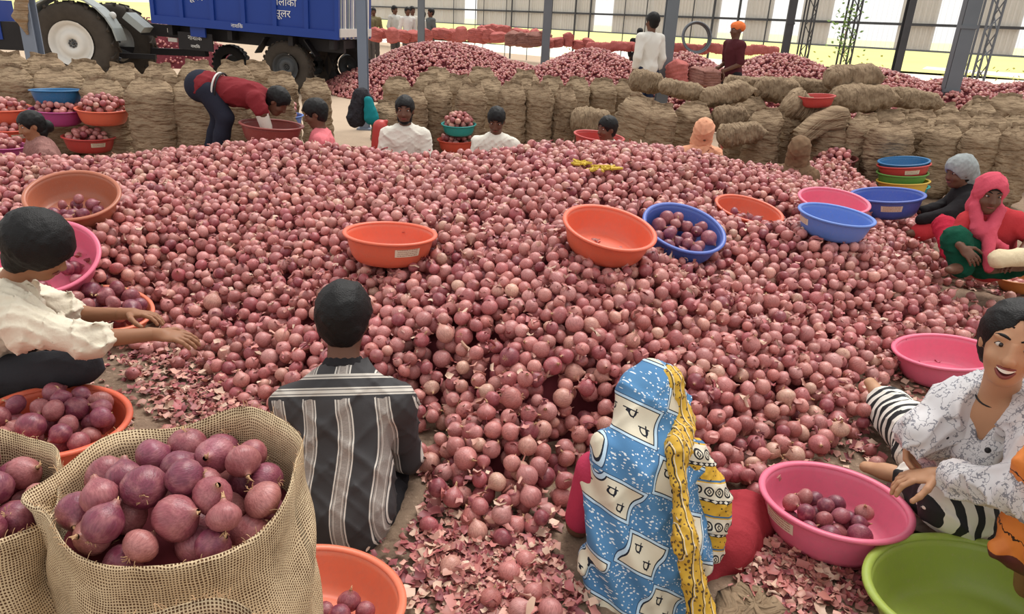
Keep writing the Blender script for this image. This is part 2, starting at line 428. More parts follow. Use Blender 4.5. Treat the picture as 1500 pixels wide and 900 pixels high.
# steel columns of the shed: (foot px, foot py, y, width, material, lattice, label)
def column(px, py, y, wd, mat, label, style='h', top=6.5):
    p = at_y(px, py, y); p.z = 0
    r = empty('steel_column', p)
    tag(r, label, 'column', 'steel columns of the shed')
    H = top; fl = wd
    if style == 'h':
        MB().box((0, -fl * 0.45, H / 2), (fl, fl * 0.12, H)).build('flange', mat, r)
        MB().box((0, fl * 0.45, H / 2), (fl, fl * 0.12, H)).build('flange', mat, r)
        MB().box((0, 0, H / 2), (fl * 0.12, fl * 0.8, H)).build('web', mat, r)
    elif style == 'c':
        MB().box((0, -fl * 0.3, H / 2), (fl, fl * 0.1, H)).build('web', mat, r)
        MB().box((-fl * 0.45, 0, H / 2), (fl * 0.1, fl * 0.62, H)).build('flange', mat, r)
        MB().box((fl * 0.45, 0, H / 2), (fl * 0.1, fl * 0.62, H)).build('flange', mat, r)
        for z in (0.9, 1.9, 2.9): MB().box((0, -fl * 0.36, z), (fl * 1.15, fl * 0.12, 0.05)).build('band', mat, r)
    else:
        for sx in (-1, 1):
            for sy in (-1, 1): MB().box((sx * fl / 2, sy * fl / 2, H / 2), (0.035, 0.035, H)).build('chord', mat, r)
        m = MB(); z = 0.0; sg = 1
        while z < H - 0.4:
            m.bar((-sg * fl / 2, -fl / 2, z), (sg * fl / 2, -fl / 2, z + 0.32), 0.018); m.bar((fl / 2, -sg * fl / 2, z), (fl / 2, sg * fl / 2, z + 0.32), 0.018); z += 0.32; sg = -sg
        m.build('lacing', mat, r)
    MB().box((0, 0, 0.012), (wd * 1.6, wd * 1.6, 0.024)).build('base_plate', mat, r)
    return r
column(50, 72, 10.4, 0.17, M_STEELB, 'blue-grey steel column beside the tractor wheel')
column(533, 130, 11.0, 0.13, M_STEELB, 'slim blue-grey steel column at the tail of the blue trailer')
column(798, 85, 19.5, 0.20, M_STEEL, 'grey steel column rising out of the far onion heap')
column(617, 60, 24.0, 0.2, M_STEEL, 'thin grey column in front of the far group of standing workers')
column(972, 115, 12.6, 0.19, M_STEEL, 'grey steel column beside the standing worker in a white shirt')
column(1386, 152, 12.8, 0.24, M_STEEL, 'thick leaning-looking steel channel column at the right with bands', 'c')
column(1148, 85, 17.5, 0.16, M_DSTEEL, 'dark steel column right of the orange turban worker', 'c')
column(1174, 88, 20.5, 0.22, M_DSTEEL, 'slender laced column beside a translucent wall strip', 'l')
column(1236, 88, 19.0, 0.24, M_DSTEEL, 'laced column overgrown with a green creeper', 'l')
column(1312, 104, 17.0, 0.15, M_DSTEEL, 'dark slender column in front of the wall between two clear strips', 'h')
column(1428, 112, 16.4, 0.26, M_STEEL, 'open laced column just right of the thick banded column', 'l')
# ---------------------------------------------------------------- onions
def onion_template(seg, prof):
    V = []; F4 = []
    for (r, z) in prof:
        for k in range(seg):
            a = 2 * math.pi * k / seg; V.append((r * math.cos(a), r * math.sin(a), z))
    for i in range(len(prof) - 1):
        for k in range(seg):
            l = (k + 1) % seg; F4.append((i * seg + k, i * seg + l, (i + 1) * seg + l, (i + 1) * seg + k))
    return np.array(V), np.array(F4)
P_HI = [(0.02, -0.84), (0.2, -0.87), (0.45, -0.8), (0.72, -0.62), (0.92, -0.32), (1.0, 0.0), (0.96, 0.26), (0.82, 0.52), (0.6, 0.74), (0.38, 0.9), (0.22, 1.03), (0.14, 1.2), (0.10, 1.42), (0.14, 1.62), (0.02, 1.6)]
P_MD = [(0.02, -0.86), (0.45, -0.8), (0.88, -0.4), (1.0, 0.05), (0.82, 0.52), (0.45, 0.86), (0.17, 1.08), (0.08, 1.5)]
P_MS = [(0.02, -0.86), (0.45, -0.8), (0.88, -0.4), (1.0, 0.05), (0.82, 0.52), (0.45, 0.84), (0.16, 0.98), (0.03, 1.04)]
P_LO = [(0.02, -0.88), (0.75, -0.55), (1.0, 0.05), (0.7, 0.62), (0.05, 1.05)]
T_HI = onion_template(16, P_HI[:12]); T_MD = onion_template(11, P_MD); T_MS = onion_template(10, P_MS); T_LO = onion_template(6, P_LO)
PAL = np.array([srgb(*c) for c in ((202, 132, 126), (192, 114, 114), (212, 148, 138), (176, 94, 100), (206, 138, 134), (218, 162, 146), (188, 116, 112), (150, 74, 84), (214, 154, 148), (224, 180, 158), (198, 124, 116))])
PW = np.array([3, 3, 3, 2, 3, 1.4, 2, 1.1, 2, 0.7, 2]); PW = PW / PW.sum()
def rand_rot(n, tilt=None):
    q = rng.normal(size=(n, 4)); q /= np.linalg.norm(q, axis=1)[:, None]; a, b, c, d = q.T
    return np.stack([np.stack([1 - 2 * (c * c + d * d), 2 * (b * c - a * d), 2 * (b * d + a * c)], -1), np.stack([2 * (b * c + a * d), 1 - 2 * (b * b + d * d), 2 * (c * d - a * b)], -1), np.stack([2 * (b * d - a * c), 2 * (c * d + a * b), 1 - 2 * (b * b + c * c)], -1)], -2)
def onion_mass(name, batches, origin=(0, 0, 0), extra=None):
    """batches: list of (template, pos (n,3), rad (n,)) joined into one mesh"""
    Vs = []; Fs = []; Cs = []; Ls = []; off = 0
    for (T, pos, rad) in batches:
        n = len(pos)
        if n == 0: continue
        tv, tf = T; nv = len(tv); R = rand_rot(n)
        sq = np.stack([np.ones(n), np.ones(n), rng.uniform(0.78, 1.12, n)], -1) * rad[:, None]
        P = np.einsum('nij,nvj->nvi', R, tv[None] * sq[:, None, :]) + pos[:, None, :]
        Vs.append(P.reshape(-1, 3)); Fs.append((tf[None] + (np.arange(n) * nv)[:, None, None] + off).reshape(-1, 4)); off += n * nv
        c = PAL[rng.choice(len(PAL), n, p=PW)] * rng.uniform(0.82, 1.2, (n, 1)); c = np.concatenate([c, np.ones((n, 1))], 1)
        C = np.repeat(c[:, None, :], nv, 1); nk = np.clip((tv[:, 2] - 0.9) * 3, 0, 1)[None, :, None]
        C[..., :3] = C[..., :3] * (1 - nk * 0.7) + np.array(srgb(196, 150, 118)) * nk * 0.7
        Cs.append(C.reshape(-1, 4)); Ls.append((tv[None] + rng.uniform(0, 50, (n, 1, 3)) * np.array([[[1, 1, 0]]])).reshape(-1, 3))
    V = np.concatenate(Vs) - np.array(origin); Fq = np.concatenate(Fs); C = np.concatenate(Cs); L = np.concatenate(Ls); matidx = None
    me = np_mesh(name, V, Fq, True, {'col': ('FLOAT_COLOR', C), 'olc': ('FLOAT_VECTOR', L)}); me.materials.append(M_ONION)
    return me
# shared meshes for single onions: bulb variants, stems, root tufts
BULBS = []
DARKS = [srgb(*c) for c in ((150, 80, 100), (138, 66, 88), (166, 96, 110), (172, 104, 106), (128, 58, 78), (158, 88, 96), (180, 116, 112), (146, 76, 86))]
for i in range(22):
    tv, tf = T_HI; r = np.random.default_rng(100 + i)
    sq = np.array([1, r.uniform(0.92, 1.05), r.uniform(0.84, 1.12)]); a = np.arctan2(tv[:, 1], tv[:, 0])
    lump = 1 + 0.03 * np.sin(2 * a + r.uniform(0, 6)) + 0.02 * np.sin(3 * a + r.uniform(0, 6))
    V = tv * sq; V[:, :2] *= lump[:, None]
    c = (PAL[[0, 1, 2, 3, 4, 5, 6, 7, 8, 0, 10, 1, 4, 9][i]] if i < 14 else np.array(DARKS[i - 14])) * r.uniform(0.85, 1.1); C = np.tile(np.append(c, 1.0), (len(V), 1))
    nk = np.clip((tv[:, 2] - 0.95) * 4, 0, 1)[:, None]; C[:, :3] = C[:, :3] * (1 - nk * 0.6) + np.array(srgb(190, 140, 112)) * nk * 0.6
    me = np_mesh('onion', V, tf, True, {'col': ('FLOAT_COLOR', C), 'olc': ('FLOAT_VECTOR', tv + r.uniform(0, 40) * np.array([1, 1, 0]))}); me.materials.append(M_ONION); BULBS.append(me)
STEMS = []; M_STEM = simple('dry_stem_material', srgb(198, 160, 122), 0.8, 0.15, 0.35, 40)
for i in range(6):
    r = np.random.default_rng(300 + i); L = r.uniform(0.14, 0.55); b = r.uniform(-0.6, 0.6, 2)
    m = MB()
    for k_ in range(3):
        bb = b + r.uniform(-0.35, 0.35, 2); LL = L * r.uniform(0.6, 1.1); o_ = r.uniform(-0.05, 0.05, 2)
        m.tube([Vector((o_[0] * (1 - t) + bb[0] * t * t * LL, o_[1] * (1 - t) + bb[1] * t * t * LL, 1.08 + t * LL)) for t in (0, 0.3, 0.65, 1.0)], [0.12, 0.075, 0.05, 0.02], 5)
    me = bpy.data.meshes.new('stem'); me.from_pydata(m.v, [], m.f); me.polygons.foreach_set('use_smooth', [True] * len(me.polygons)); me.materials.append(M_STEM); STEMS.append(me)
ROOTS = []
for i in range(3):
    r = np.random.default_rng(400 + i); m = MB()
    for k in range(8):
        a = r.uniform(0, 6.28); m.tube([(0.08 * math.cos(a), 0.08 * math.sin(a), -0.84), (0.18 * math.cos(a), 0.18 * math.sin(a), -0.95), (0.3 * math.cos(a + .4), 0.3 * math.sin(a + .4), -0.98 - r.uniform(0, .12))], 0.018, 3)
    me = bpy.data.meshes.new('root_tuft'); me.from_pydata(m.v, [], m.f); me.materials.append(M_STEM); ROOTS.append(me)
ONIONS = []
def onion(p, r, label, group, roots=False, stem=True, up=None, dark=False):
    o = link('onion', random.choice(BULBS[14:] if dark else BULBS[:14])); o.location = p; o.scale = (r, r, r)
    o.rotation_mode = 'QUATERNION'
    if up is None: d = Vector((random.gauss(0, 1), random.gauss(0, 1), random.gauss(0.2, 0.8))).normalized()
    else: d = Vector(up)
    o.rotation_quaternion = d.to_track_quat('Z', 'Y'); tag(o, label, 'onion', group)
    if stem: link('stem', random.choice(STEMS), o)
    if roots: link('root_tuft', random.choice(ROOTS), o)
    ONIONS.append(o); return o

# ---------------------------------------------------------------- plastic basins
def m_plastic(name, c, rough=0.38):
    m, b = mat_new(name); co = coords('Object'); n = noise(co, 9, 4, 0.6); s = noise(scale_vec(co, (1, 1, 0.4)), 40, 2)
    x, y, z = sep(co)
    d = tuple(0.72 * a + 0.05 for a in c)
    cc = mix(ramp01(n, 0.45, 0.75) * 0.4, c, d); cc = mix(ramp01(s, 0.6, 0.8) * 0.25, cc, srgb(196, 160, 140))
    setc(b, cc); b.inputs['Roughness'].default_value = rough; b.inputs['Specular IOR Level'].default_value = 0.4
    b.inputs['Subsurface Weight'].default_value = 0.0; return m
PL = {k: m_plastic(k + '_plastic_material', srgb(*v)) for k, v in dict(orange=(224, 106, 78), deep_orange=(214, 86, 64), terracotta=(176, 104, 78), pink=(226, 110, 138), hot_pink=(222, 76, 128), blue=(78, 102, 182), pale_blue=(98, 132, 206), lime=(154, 172, 76), teal=(40, 150, 146), red=(192, 66, 62), dark_red=(142, 70, 64), maroon=(104, 46, 44), purple=(176, 70, 130), steel_blue=(44, 110, 158), yellow=(214, 176, 70), green=(92, 150, 66), tan=(190, 120, 62), peach=(226, 122, 92)).items()}
def m_sticker():
    m, b = mat_new('paper_sticker_material'); u = E(attr('su')); v = E(attr('sv'))
    line = ((v * 4.2).frac().gt(0.62)) * (noise(comb(u * 40, (v * 4.2).floor() * 7, 0.0), 1.0, 2).gt(0.47)) * (u.gt(0.08)) * (u.lt(0.92))
    c = mix(line, srgb(226, 214, 190), srgb(150, 84, 60)); setc(b, c); b.inputs['Roughness'].default_value = 0.4; return m
M_STICK = m_sticker()
BASINS = []; HF = 0.60
BP = [(0.0, 0.0), (0.66, 0.0), (0.74, 0.05), (0.81, 0.22), (0.87, 0.55), (0.905, 0.80), (0.925, 0.93)]
def basin_radius(h):   # outer radius fraction at height fraction
    return float(np.interp(h, [z for r, z in BP[1:]], [r for r, z in BP[1:]]))
_bmesh_cache = {}
def basin(label, colour, cx, cy, wpx, asp, phi, R=0.25, H=None, z=None, D=None, sticker=None, group='plastic basins', pile=False, rim=True):
    """cx,cy,wpx,asp,phi: the rim as an ellipse; z: rim height if known, else R gives the distance"""
    H = H or R * 0.56
    def frame(D):
        c = at_depth(cx, cy, D); t = (CP - c).normalized(); rr = (CR - t * CR.dot(t)).normalized(); uu = t.cross(rr); ph = math.radians(phi)
        n = (t * asp + (rr * math.sin(ph) + uu * math.cos(ph)) * math.sqrt(1 - asp * asp)).normalized(); R_ = wpx * D / FPX / 2
        return c, n, R_, (c - n * R_ * HF).z - 0.66 * R_ * math.sqrt(max(0, 1 - n.z * n.z))
    if z is not None:       # lowest point of the foot rests on height z
        a_, b_ = 0.8, 14.0
        for _ in range(50):
            md = (a_ + b_) / 2
            if frame(md)[3] > z: a_ = md
            else: b_ = md
        D = a_
    if not D: D = FPX * 2 * R / wpx
    c = at_depth(cx, cy, D); R = wpx * D / FPX / 2; H = R * HF
    t = (CP - c).normalized(); rr = (CR - t * CR.dot(t)).normalized(); uu = t.cross(rr); ph = math.radians(phi)
    n = (t * asp + (rr * math.sin(ph) + uu * math.cos(ph)) * math.sqrt(1 - asp * asp)).normalized()
    key = (colour, round(R / H, 2))
    if key not in _bmesh_cache:
        pr = [(r, zz) for r, zz in BP] + [(0.905, 0.93), (0.885, 0.80), (0.85, 0.55), (0.79, 0.25), (0.72, 0.09), (0.64, 0.05), (0.0, 0.05)]
        m = MB().lathe([(r, zz * HF) for r, zz in pr], 56); me = bpy.data.meshes.new('basin'); me.from_pydata([tuple(p) for p in m.v], [], m.f)
        me.polygons.foreach_set('use_smooth', [True] * len(me.polygons)); me.materials.append(PL[colour])
        q = [(0.90, 0.93), (0.93, 0.90), (0.985, 0.905), (1.0, 0.94), (0.995, 0.985), (0.96, 1.0), (0.92, 0.99), (0.90, 0.95), (0.90, 0.93)]
        m = MB().lathe([(r, zz * HF) for r, zz in q], 56); m2 = bpy.data.meshes.new('rim'); m2.from_pydata([tuple(p) for p in m.v], [], m.f)
        m2.polygons.foreach_set('use_smooth', [True] * len(m2.polygons)); m2.materials.append(PL[colour]); _bmesh_cache[key] = (me, m2)
    me, m2 = _bmesh_cache[key]
    o = link('basin', me); o.rotation_mode = 'QUATERNION'; o.rotation_quaternion = n.to_track_quat('Z', 'Y'); o.location = c - n * H; o.scale = (R, R, R)
    tag(o, label, 'basin', group); link('rim', m2, o)
    o['_R'] = R
    if sticker:
        azim, hh = sticker      # azimuth in image terms: 0 = facing the camera, + to the right
        q = n.to_track_quat('Z', 'Y').inverted(); tl = q @ t; a0 = math.atan2(tl.y, tl.x) + math.radians(azim)
        V = []; Fq = []; su = []; sv = []
        for i in range(9):
            a = a0 + (i / 8 - 0.5) * 0.62
            for j in range(3):
                h = hh + (j / 2 - 0.5) * 0.28; r = basin_radius(h) + 0.006; V.append((r * math.cos(a), r * math.sin(a), h * HF)); su.append(i / 8); sv.append(j / 2)
        for i in range(8):
            for j in range(2): k = i * 3 + j; Fq.append((k, k + 3, k + 4, k + 1))
        st = link('sticker', np_mesh('sticker', V, Fq, True, {'su': ('FLOAT', su), 'sv': ('FLOAT', sv)}), o, M_STICK); st['label'] = 'pale printed paper sticker'
    d = dict(o=o, c=c, n=n, R=R, H=H, base=c - n * H, q=n.to_track_quat('Z', 'Y'), pile=pile)
    if not pile: print('basin R', round(R, 3), 'D', round(D, 2), label[:50])
    d['qi'] = d['q'].inverted(); BASINS.append(d); return d
def fill_positions(b, count, rad, fill=0.55, dome=0.0, shift=(0.0, 0.0), spread=0.8, seed=0):
    """drop balls into a basin in its own frame; returns world positions and radii"""
    r_ = random.Random(seed); R, H = b['R'], b['H']; out = []; tries = 0
    while len(out) < count and tries < count * 60:
        tries += 1
        a = r_.uniform(0, 6.283); q = math.sqrt(r_.random()) * spread * R; x = q * math.cos(a) + shift[0] * R; y = q * math.sin(a) + shift[1] * R; rr = rad * r_.uniform(0.82, 1.15)
        rho = math.hypot(x, y)
        if rho > 0.84 * R - rr * 0.8: continue
        z = rr * 0.8 + 0.03 * H + max(0, (rho + rr - 0.66 * R)) * 1.8
        for (x2, y2, z2, r2) in out:
            d2 = (x - x2) ** 2 + (y - y2) ** 2; s2 = ((rr + r2) * 0.9) ** 2
            if d2 < s2: z = max(z, z2 + math.sqrt(s2 - d2))
        if z > H * fill + dome * (1 - (rho / R) ** 2): continue
        out.append((x, y, z, rr))
    return [(b['base'] + b['q'] @ Vector(p[:3]), p[3]) for p in out]
def low_side(b):       # direction in the basin's frame that points downhill
    v = b['qi'] @ Vector((0, 0, -1)); l = math.hypot(v.x, v.y); return (v.x, v.y) if l > 1e-6 else (0, 0)

pb = basin; G1 = 'basins lying on the main onion heap'
B_a = pb('terracotta basin tipped on the heap with a few onions, above the cream shirt worker', 'terracotta', 106, 284, 128, 0.56, -8, pile=True, group=G1)
B_b = pb('pink basin tilted on the heap behind the head of the cream shirt worker', 'pink', 66, 374, 146, 0.72, -18, pile=True, group=G1)
B_c = pb('orange basin full of onions under the stretched arm of the cream shirt worker', 'peach', 155, 449, 130, 0.52, 2, z=0.0)
B_d = pb('big orange basin heaped with onions beside the open sack', 'orange', 78, 612, 208, 0.50, -10, z=0.0)
B_e = pb('empty orange basin cut by the left edge of the picture', 'orange', -72, 690, 270, 0.46, 4, z=0.0)
B_f = pb('empty orange basin set level on the heap above the striped shirt worker', 'orange', 572, 340, 138, 0.25, 2, pile=True, group=G1, sticker=(24, 0.62))
B_g = pb('empty orange basin leaning against a blue one on the heap', 'orange', 894, 331, 142, 0.42, 15, pile=True, group=G1)
B_h = pb('blue basin with large onions leaning beside an empty orange basin', 'blue', 1003, 332, 126, 0.52, 20, pile=True, group=G1)
B_i = pb('small orange basin with a few onions sunk into the heap', 'orange', 1098, 305, 102, 0.33, 17, pile=True, group=G1)
B_j = pb('empty pink basin behind an empty pale blue basin on the heap', 'pink', 1222, 292, 102, 0.33, 12, R=0.255, pile=True, group=G1)
B_k = pb('empty pale blue basin tilted in front of a pink basin', 'pale_blue', 1226, 313, 110, 0.24, 13, R=0.235, pile=True, group=G1, sticker=(-62, 0.6))
B_l = pb('blue basin full of onions standing level near the woman in a grey headscarf', 'blue', 1300, 284, 102, 0.22, 2, R=0.275, pile=True, group=G1, sticker=(10, 0.6))
B_m = pb('empty pink basin behind the shoulder of the laughing woman', 'pink', 1385, 513, 142, 0.36, 8, z=0.0)
B_n = pb('tilted pink basin with a small load of onions before the laughing woman', 'pink', 1223, 729, 214, 0.47, 18, z=0.0, sticker=(-44, 0.62))
B_o = pb('large empty lime green basin at the lower right corner', 'lime', 1424, 862, 292, 0.56, 15, z=0.0)
B_p = pb('orange basin with a few peeled onions behind the open sack', 'peach', 474, 868, 246, 0.60, 4, z=0.0)
# ---------------------------------------------------------------- the main heap
FRONT = [at_z(px, py)[:2] for px, py in ((-330, 330), (-60, 440), (110, 505), (215, 470), (268, 512), (318, 560), (400, 640), (455, 690), (560, 720), (612, 752), (700, 772), (800, 800), (850, 850), (980, 800), (1110, 752), (1170, 690), (1262, 640), (1272, 590), (1310, 545), (1400, 520), (1462, 466), (1440, 415), (1385, 395), (1350, 335))]
BACK = [tuple(FRONT[-1])] + [at_z(px, py)[:2] for px, py in ((1300, 292), (1262, 268), (1200, 245))] + [(2.3, 7.5), (1.0, 7.1), (0.0, 7.0), (-1.0, 6.9), (-2.0, 6.9), (-3.0, 6.8), (-4.2, 6.4), (-5.5, 6.0), tuple(FRONT[0])]
FRONT = np.array([tuple(p) for p in FRONT]); BACK = np.array([tuple(p) for p in BACK])
POLY = np.concatenate([FRONT, BACK[1:-1]])
def seg_dist(X, Y, pl):
    best = np.full(X.shape, 1e9)
    for (a, b) in zip(pl[:-1], pl[1:]):
        d = b - a; t = np.clip(((X - a[0]) * d[0] + (Y - a[1]) * d[1]) / (d @ d), 0, 1)
        best = np.minimum(best, np.hypot(X - a[0] - t * d[0], Y - a[1] - t * d[1]))
    return best
def inside(X, Y, pl):
    r = np.zeros(X.shape, bool); n = len(pl); j = n - 1
    for i in range(n):
        a, b = pl[i], pl[j]; c = ((a[1] > Y) != (b[1] > Y)) & (X < (b[0] - a[0]) * (Y - a[1]) / (b[1] - a[1] + 1e-12) + a[0]); r ^= c; j = i
    return r
CREST_X = [-100, 50, 200, 400, 600, 800, 1000, 1150]; CREST_F = [(at_y(px, py, 5.9).z - 0.02) / 0.60 for px, py in zip(CREST_X, (228, 224, 207, 197, 212, 204, 208, 226))]; print('crest', [round(v, 2) for v in CREST_F])
HOLES = []      # (x, y, radius): where someone sits
def base_h(X, Y):
    X = np.asarray(X, float); Y = np.asarray(Y, float)
    sf = seg_dist(X, Y, FRONT); sb = seg_dist(X, Y, BACK); ins = inside(X, Y, POLY)
    h = np.minimum(np.interp(sf, [0, 0.12, 0.5, 1.2, 2.2, 3.4], [0.0, 0.07, 0.22, 0.42, 0.54, 0.62]), np.interp(sb, [0, 0.1, 0.7, 1.4], [0, 0.06, 0.42, 0.66]))
    pxl = 750 + FPX * X / np.maximum(0.927 * Y + 0.4, 0.5); fac = np.interp(pxl, CREST_X, CREST_F); w_ = np.clip((sf - 0.7) / 1.5, 0, 1); h = h * (1 + (fac - 1) * w_ * w_ * (3 - 2 * w_))
    h = h + 0.02 * (np.sin(X * 2.3 + Y) + np.sin(Y * 2.9 - X * 1.1)) * np.clip(h * 3, 0, 1)
    return np.where(ins, h, -0.02)
CTRL = [(b['base'].x, b['base'].y, b['base'].z - 0.01) for b in BASINS if b['pile']]
if CTRL:
    ca = np.array(CTRL); h0 = base_h(ca[:, 0], ca[:, 1]); Km = np.exp(-((ca[:, None, 0] - ca[None, :, 0]) ** 2 + (ca[:, None, 1] - ca[None, :, 1]) ** 2) / (2 * 0.33 ** 2)) + 1e-3 * np.eye(len(ca))
    CW = np.linalg.solve(Km, ca[:, 2] - h0)
    for c, hh in zip(CTRL, h0): print('basin on heap at', [round(v, 2) for v in c], 'heap', round(float(hh), 2))
def heap_h(X, Y):
    h = base_h(X, Y); X = np.asarray(X, float); Y = np.asarray(Y, float); m = np.clip((h + 0.02) / 0.1, 0, 1)
    for (cx, cy, cz), cw in zip(CTRL, CW): h = h + m * cw * np.exp(-((X - cx) ** 2 + (Y - cy) ** 2) / (2 * 0.33 ** 2))
    for (hx, hy, hr) in HOLES:
        d = np.hypot(X - hx, Y - hy); h = np.minimum(h, np.where(d < hr, -0.02, (d - hr) * 0.85))
    return h
# ---------------------------------------------------------------- filled jute sacks in rows
def sack_mesh(seed, flat=0.72):
    """upright filled sack, unit half-width 1 and height 1 (scaled later): bulging sides, creases, sewn top edge"""
    r = np.random.default_rng(seed); nu, nv = 26, 22; V = []; F4 = []
    ph = r.uniform(0, 6.28, 12)
    for j in range(nv):
        t = j / (nv - 1); z = t
        env = (1 - (1 - min(t / 0.10, 1)) ** 2) * 0.25 + 0.75
        if t > 0.8: env *= math.sqrt(max(0.0, 1 - ((t - 0.8) / 0.225) ** 2)) * 0.9 + 0.1
        env *= 1 + 0.05 * math.sin(t * 5 + ph[0])
        dpt = flat * env if t < 0.8 else flat * env * (1 - 0.75 * ((t - 0.8) / 0.2) ** 1.3)
        wd = env if t < 0.8 else 0.3 * env + 0.7 * (1 - 0.42 * ((t - 0.8) / 0.2) ** 2)
        if t < 0.05: wd *= 0.8; dpt *= 0.8
        for k in range(nu):
            a = 2 * math.pi * k / nu
            ca, sa = math.cos(a), math.sin(a); x = wd * math.copysign(abs(ca) ** 0.8, ca); y = dpt * math.copysign(abs(sa) ** 0.8, sa)
            cr = 0.055 * math.sin(t * 46 + 2.0 * math.sin(a * 2 + ph[1]) + ph[2]) + 0.02 * math.sin(t * 71 + 3 * math.sin(a + ph[3])) + 0.04 * math.sin(a * 5 + t * 9 + ph[4]) + 0.03 * math.sin(a * 3 - t * 14 + ph[5])
            zz = z
            if t > 0.8: zz += 0.012 * abs(ca) * (t - 0.8) / 0.2 + 0.015 * math.sin(ca * 5 + ph[6])
            V.append((x * (1 + cr), y * (1 + cr), zz))
    for j in range(nv - 1):
        for k in range(nu):
            l = (k + 1) % nu; F4.append((j * nu + k, j * nu + l, (j + 1) * nu + l, (j + 1) * nu + k))
    me = np_mesh('jute_sack', V, [tuple(q) for q in F4] + [tuple(range(nu))[::-1], tuple(range((nv - 1) * nu, nv * nu))]); me.materials.append(M_JUTE)
    m = MB()   # sewn mouth: thick folded edge with loops of twine
    top = [(x, 0.06 * math.sin(x * 6 + ph[7]), 1.0 + 0.01 * abs(x) + 0.012 * math.sin(x * 7 + ph[6])) for x in np.linspace(-0.6, 0.6, 12)]
    m.tube(top, 0.05, 6)
    for x in np.linspace(-0.5, 0.5, 6): m.tube([(x - 0.05, -0.07, 0.95), (x, -0.06, 1.04), (x + 0.05, -0.08, 0.96)], 0.012, 4)
    ms = bpy.data.meshes.new('sewn_edge'); ms.from_pydata([tuple(p) for p in m.v], [], m.f); ms.polygons.foreach_set('use_smooth', [True] * len(ms.polygons)); ms.materials.append(M_JUTE)
    return me, ms
SACKS = [sack_mesh(i, 0.66 + 0.05 * i) for i in range(6)]
def sack(cx, top, wpx, y, label, group, lean=0.0, turn=None, seed=None, zb=0.0):
    p = at_y(cx, top, y); R = wpx * depth_of(p) / FPX / 2; base = Vector((p.x, y, zb)); Hh = max(0.35, p.z - zb)
    me, ms = SACKS[(seed if seed is not None else random.randrange(6)) % 6]
    o = link('jute_sack', me); base.x -= math.tan(math.radians(lean)) * Hh * 0.5
    o.location = base; o.scale = (R, R, Hh * 0.95); o.rotation_euler = (random.uniform(-0.05, 0.05), math.radians(lean), random.uniform(-0.3, 0.3) if turn is None else turn)
    tag(o, label, 'sack', group); link('sewn_edge', ms, o); return o
def sack_lying(cx, cy, wpx, hpx, y, label, group, roll=0.0, yaw=0.0):
    p = at_y(cx, cy, y); s = depth_of(p) / FPX; me, ms = SACKS[random.randrange(6)]
    o = link('jute_sack', me); L = wpx * s; Rr = hpx * s / 2
    T = Matrix.Translation(p) @ Matrix.Rotation(yaw, 4, 'Z') @ Matrix.Rotation(math.radians(roll), 4, 'Y') @ Matrix.Rotation(math.pi / 2, 4, 'Y') @ Matrix.Rotation(math.pi / 2, 4, 'Z') @ Matrix.Diagonal((Rr * 1.35, Rr * 1.25, L, 1)) @ Matrix.Translation((0, 0, -0.5))
    o.matrix_world = T; tag(o, label, 'sack', group); link('sewn_edge', ms, o); return o
GL = 'sacks in the left rows below the tractor'; GC = 'sacks in the middle rows'; GR = 'sacks in the right rows'
NUM = ('first', 'second', 'third', 'fourth', 'fifth', 'sixth', 'seventh', 'eighth', 'ninth', 'tenth', 'eleventh', 'twelfth', 'thirteenth', 'fourteenth', 'fifteenth', 'sixteenth')
# rows: (cx, top y, width px, world y)
rowL1 = [(18, 92, 62, 7.9), (78, 96, 78, 8.0), (148, 110, 62, 7.6), (216, 110, 72, 7.4), (278, 114, 66, 7.5), (342, 118, 62, 7.7), (400, 124, 58, 8.0)]
rowL2 = [(8, 74, 66, 8.9), (62, 78, 60, 9.0), (122, 86, 58, 8.9), (178, 92, 54, 8.8), (232, 92, 52, 8.9), (288, 88, 56, 9.1), (340, 88, 54, 9.3)]
rowL3 = [(376, 88, 48, 10.0), (412, 104, 46, 9.3), (462, 114, 44, 9.2)]
rowC1 = [(568, 146, 46, 8.6), (604, 128, 46, 8.9), (640, 118, 44, 9.2), (690, 120, 46, 9.0), (752, 118, 42, 9.0), (792, 120, 42, 9.1), (829, 124, 36, 9.2)]
rowC2 = [(582, 112, 44, 10.4), (628, 106, 44, 10.6), (672, 108, 44, 10.4), (716, 112, 44, 10.3), (768, 110, 42, 10.5), (808, 111, 42, 10.4), (846, 112, 40, 10.3), (884, 114, 44, 10.4), (920, 116, 44, 10.6)]
rowC3 = [(640, 98, 44, 11.8), (705, 98, 44, 11.9), (770, 102, 44, 11.8)]
rowR1 = [(1124, 156, 52, 8.6), (1166, 152, 46, 8.9), (1226, 166, 60, 8.4), (1272, 166, 52, 8.2), (1310, 175, 66, 8.0), (1346, 172, 46, 8.4), (1388, 178, 56, 8.1), (1444, 180, 58, 7.9), (1496, 180, 54, 7.8)]
rowR2 = [(1100, 140, 50, 9.7), (1300, 158, 58, 9.2), (1350, 160, 56, 9.3), (1400, 162, 56, 9.2), (1452, 164, 56, 9.1), (1500, 166, 56, 9.0)]
rowR3 = [(1340, 146, 50, 10.2), (1390, 150, 48, 10.3), (1440, 148, 50, 10.4), (1480, 136, 58, 10.9), (1436, 140, 48, 11.2)]
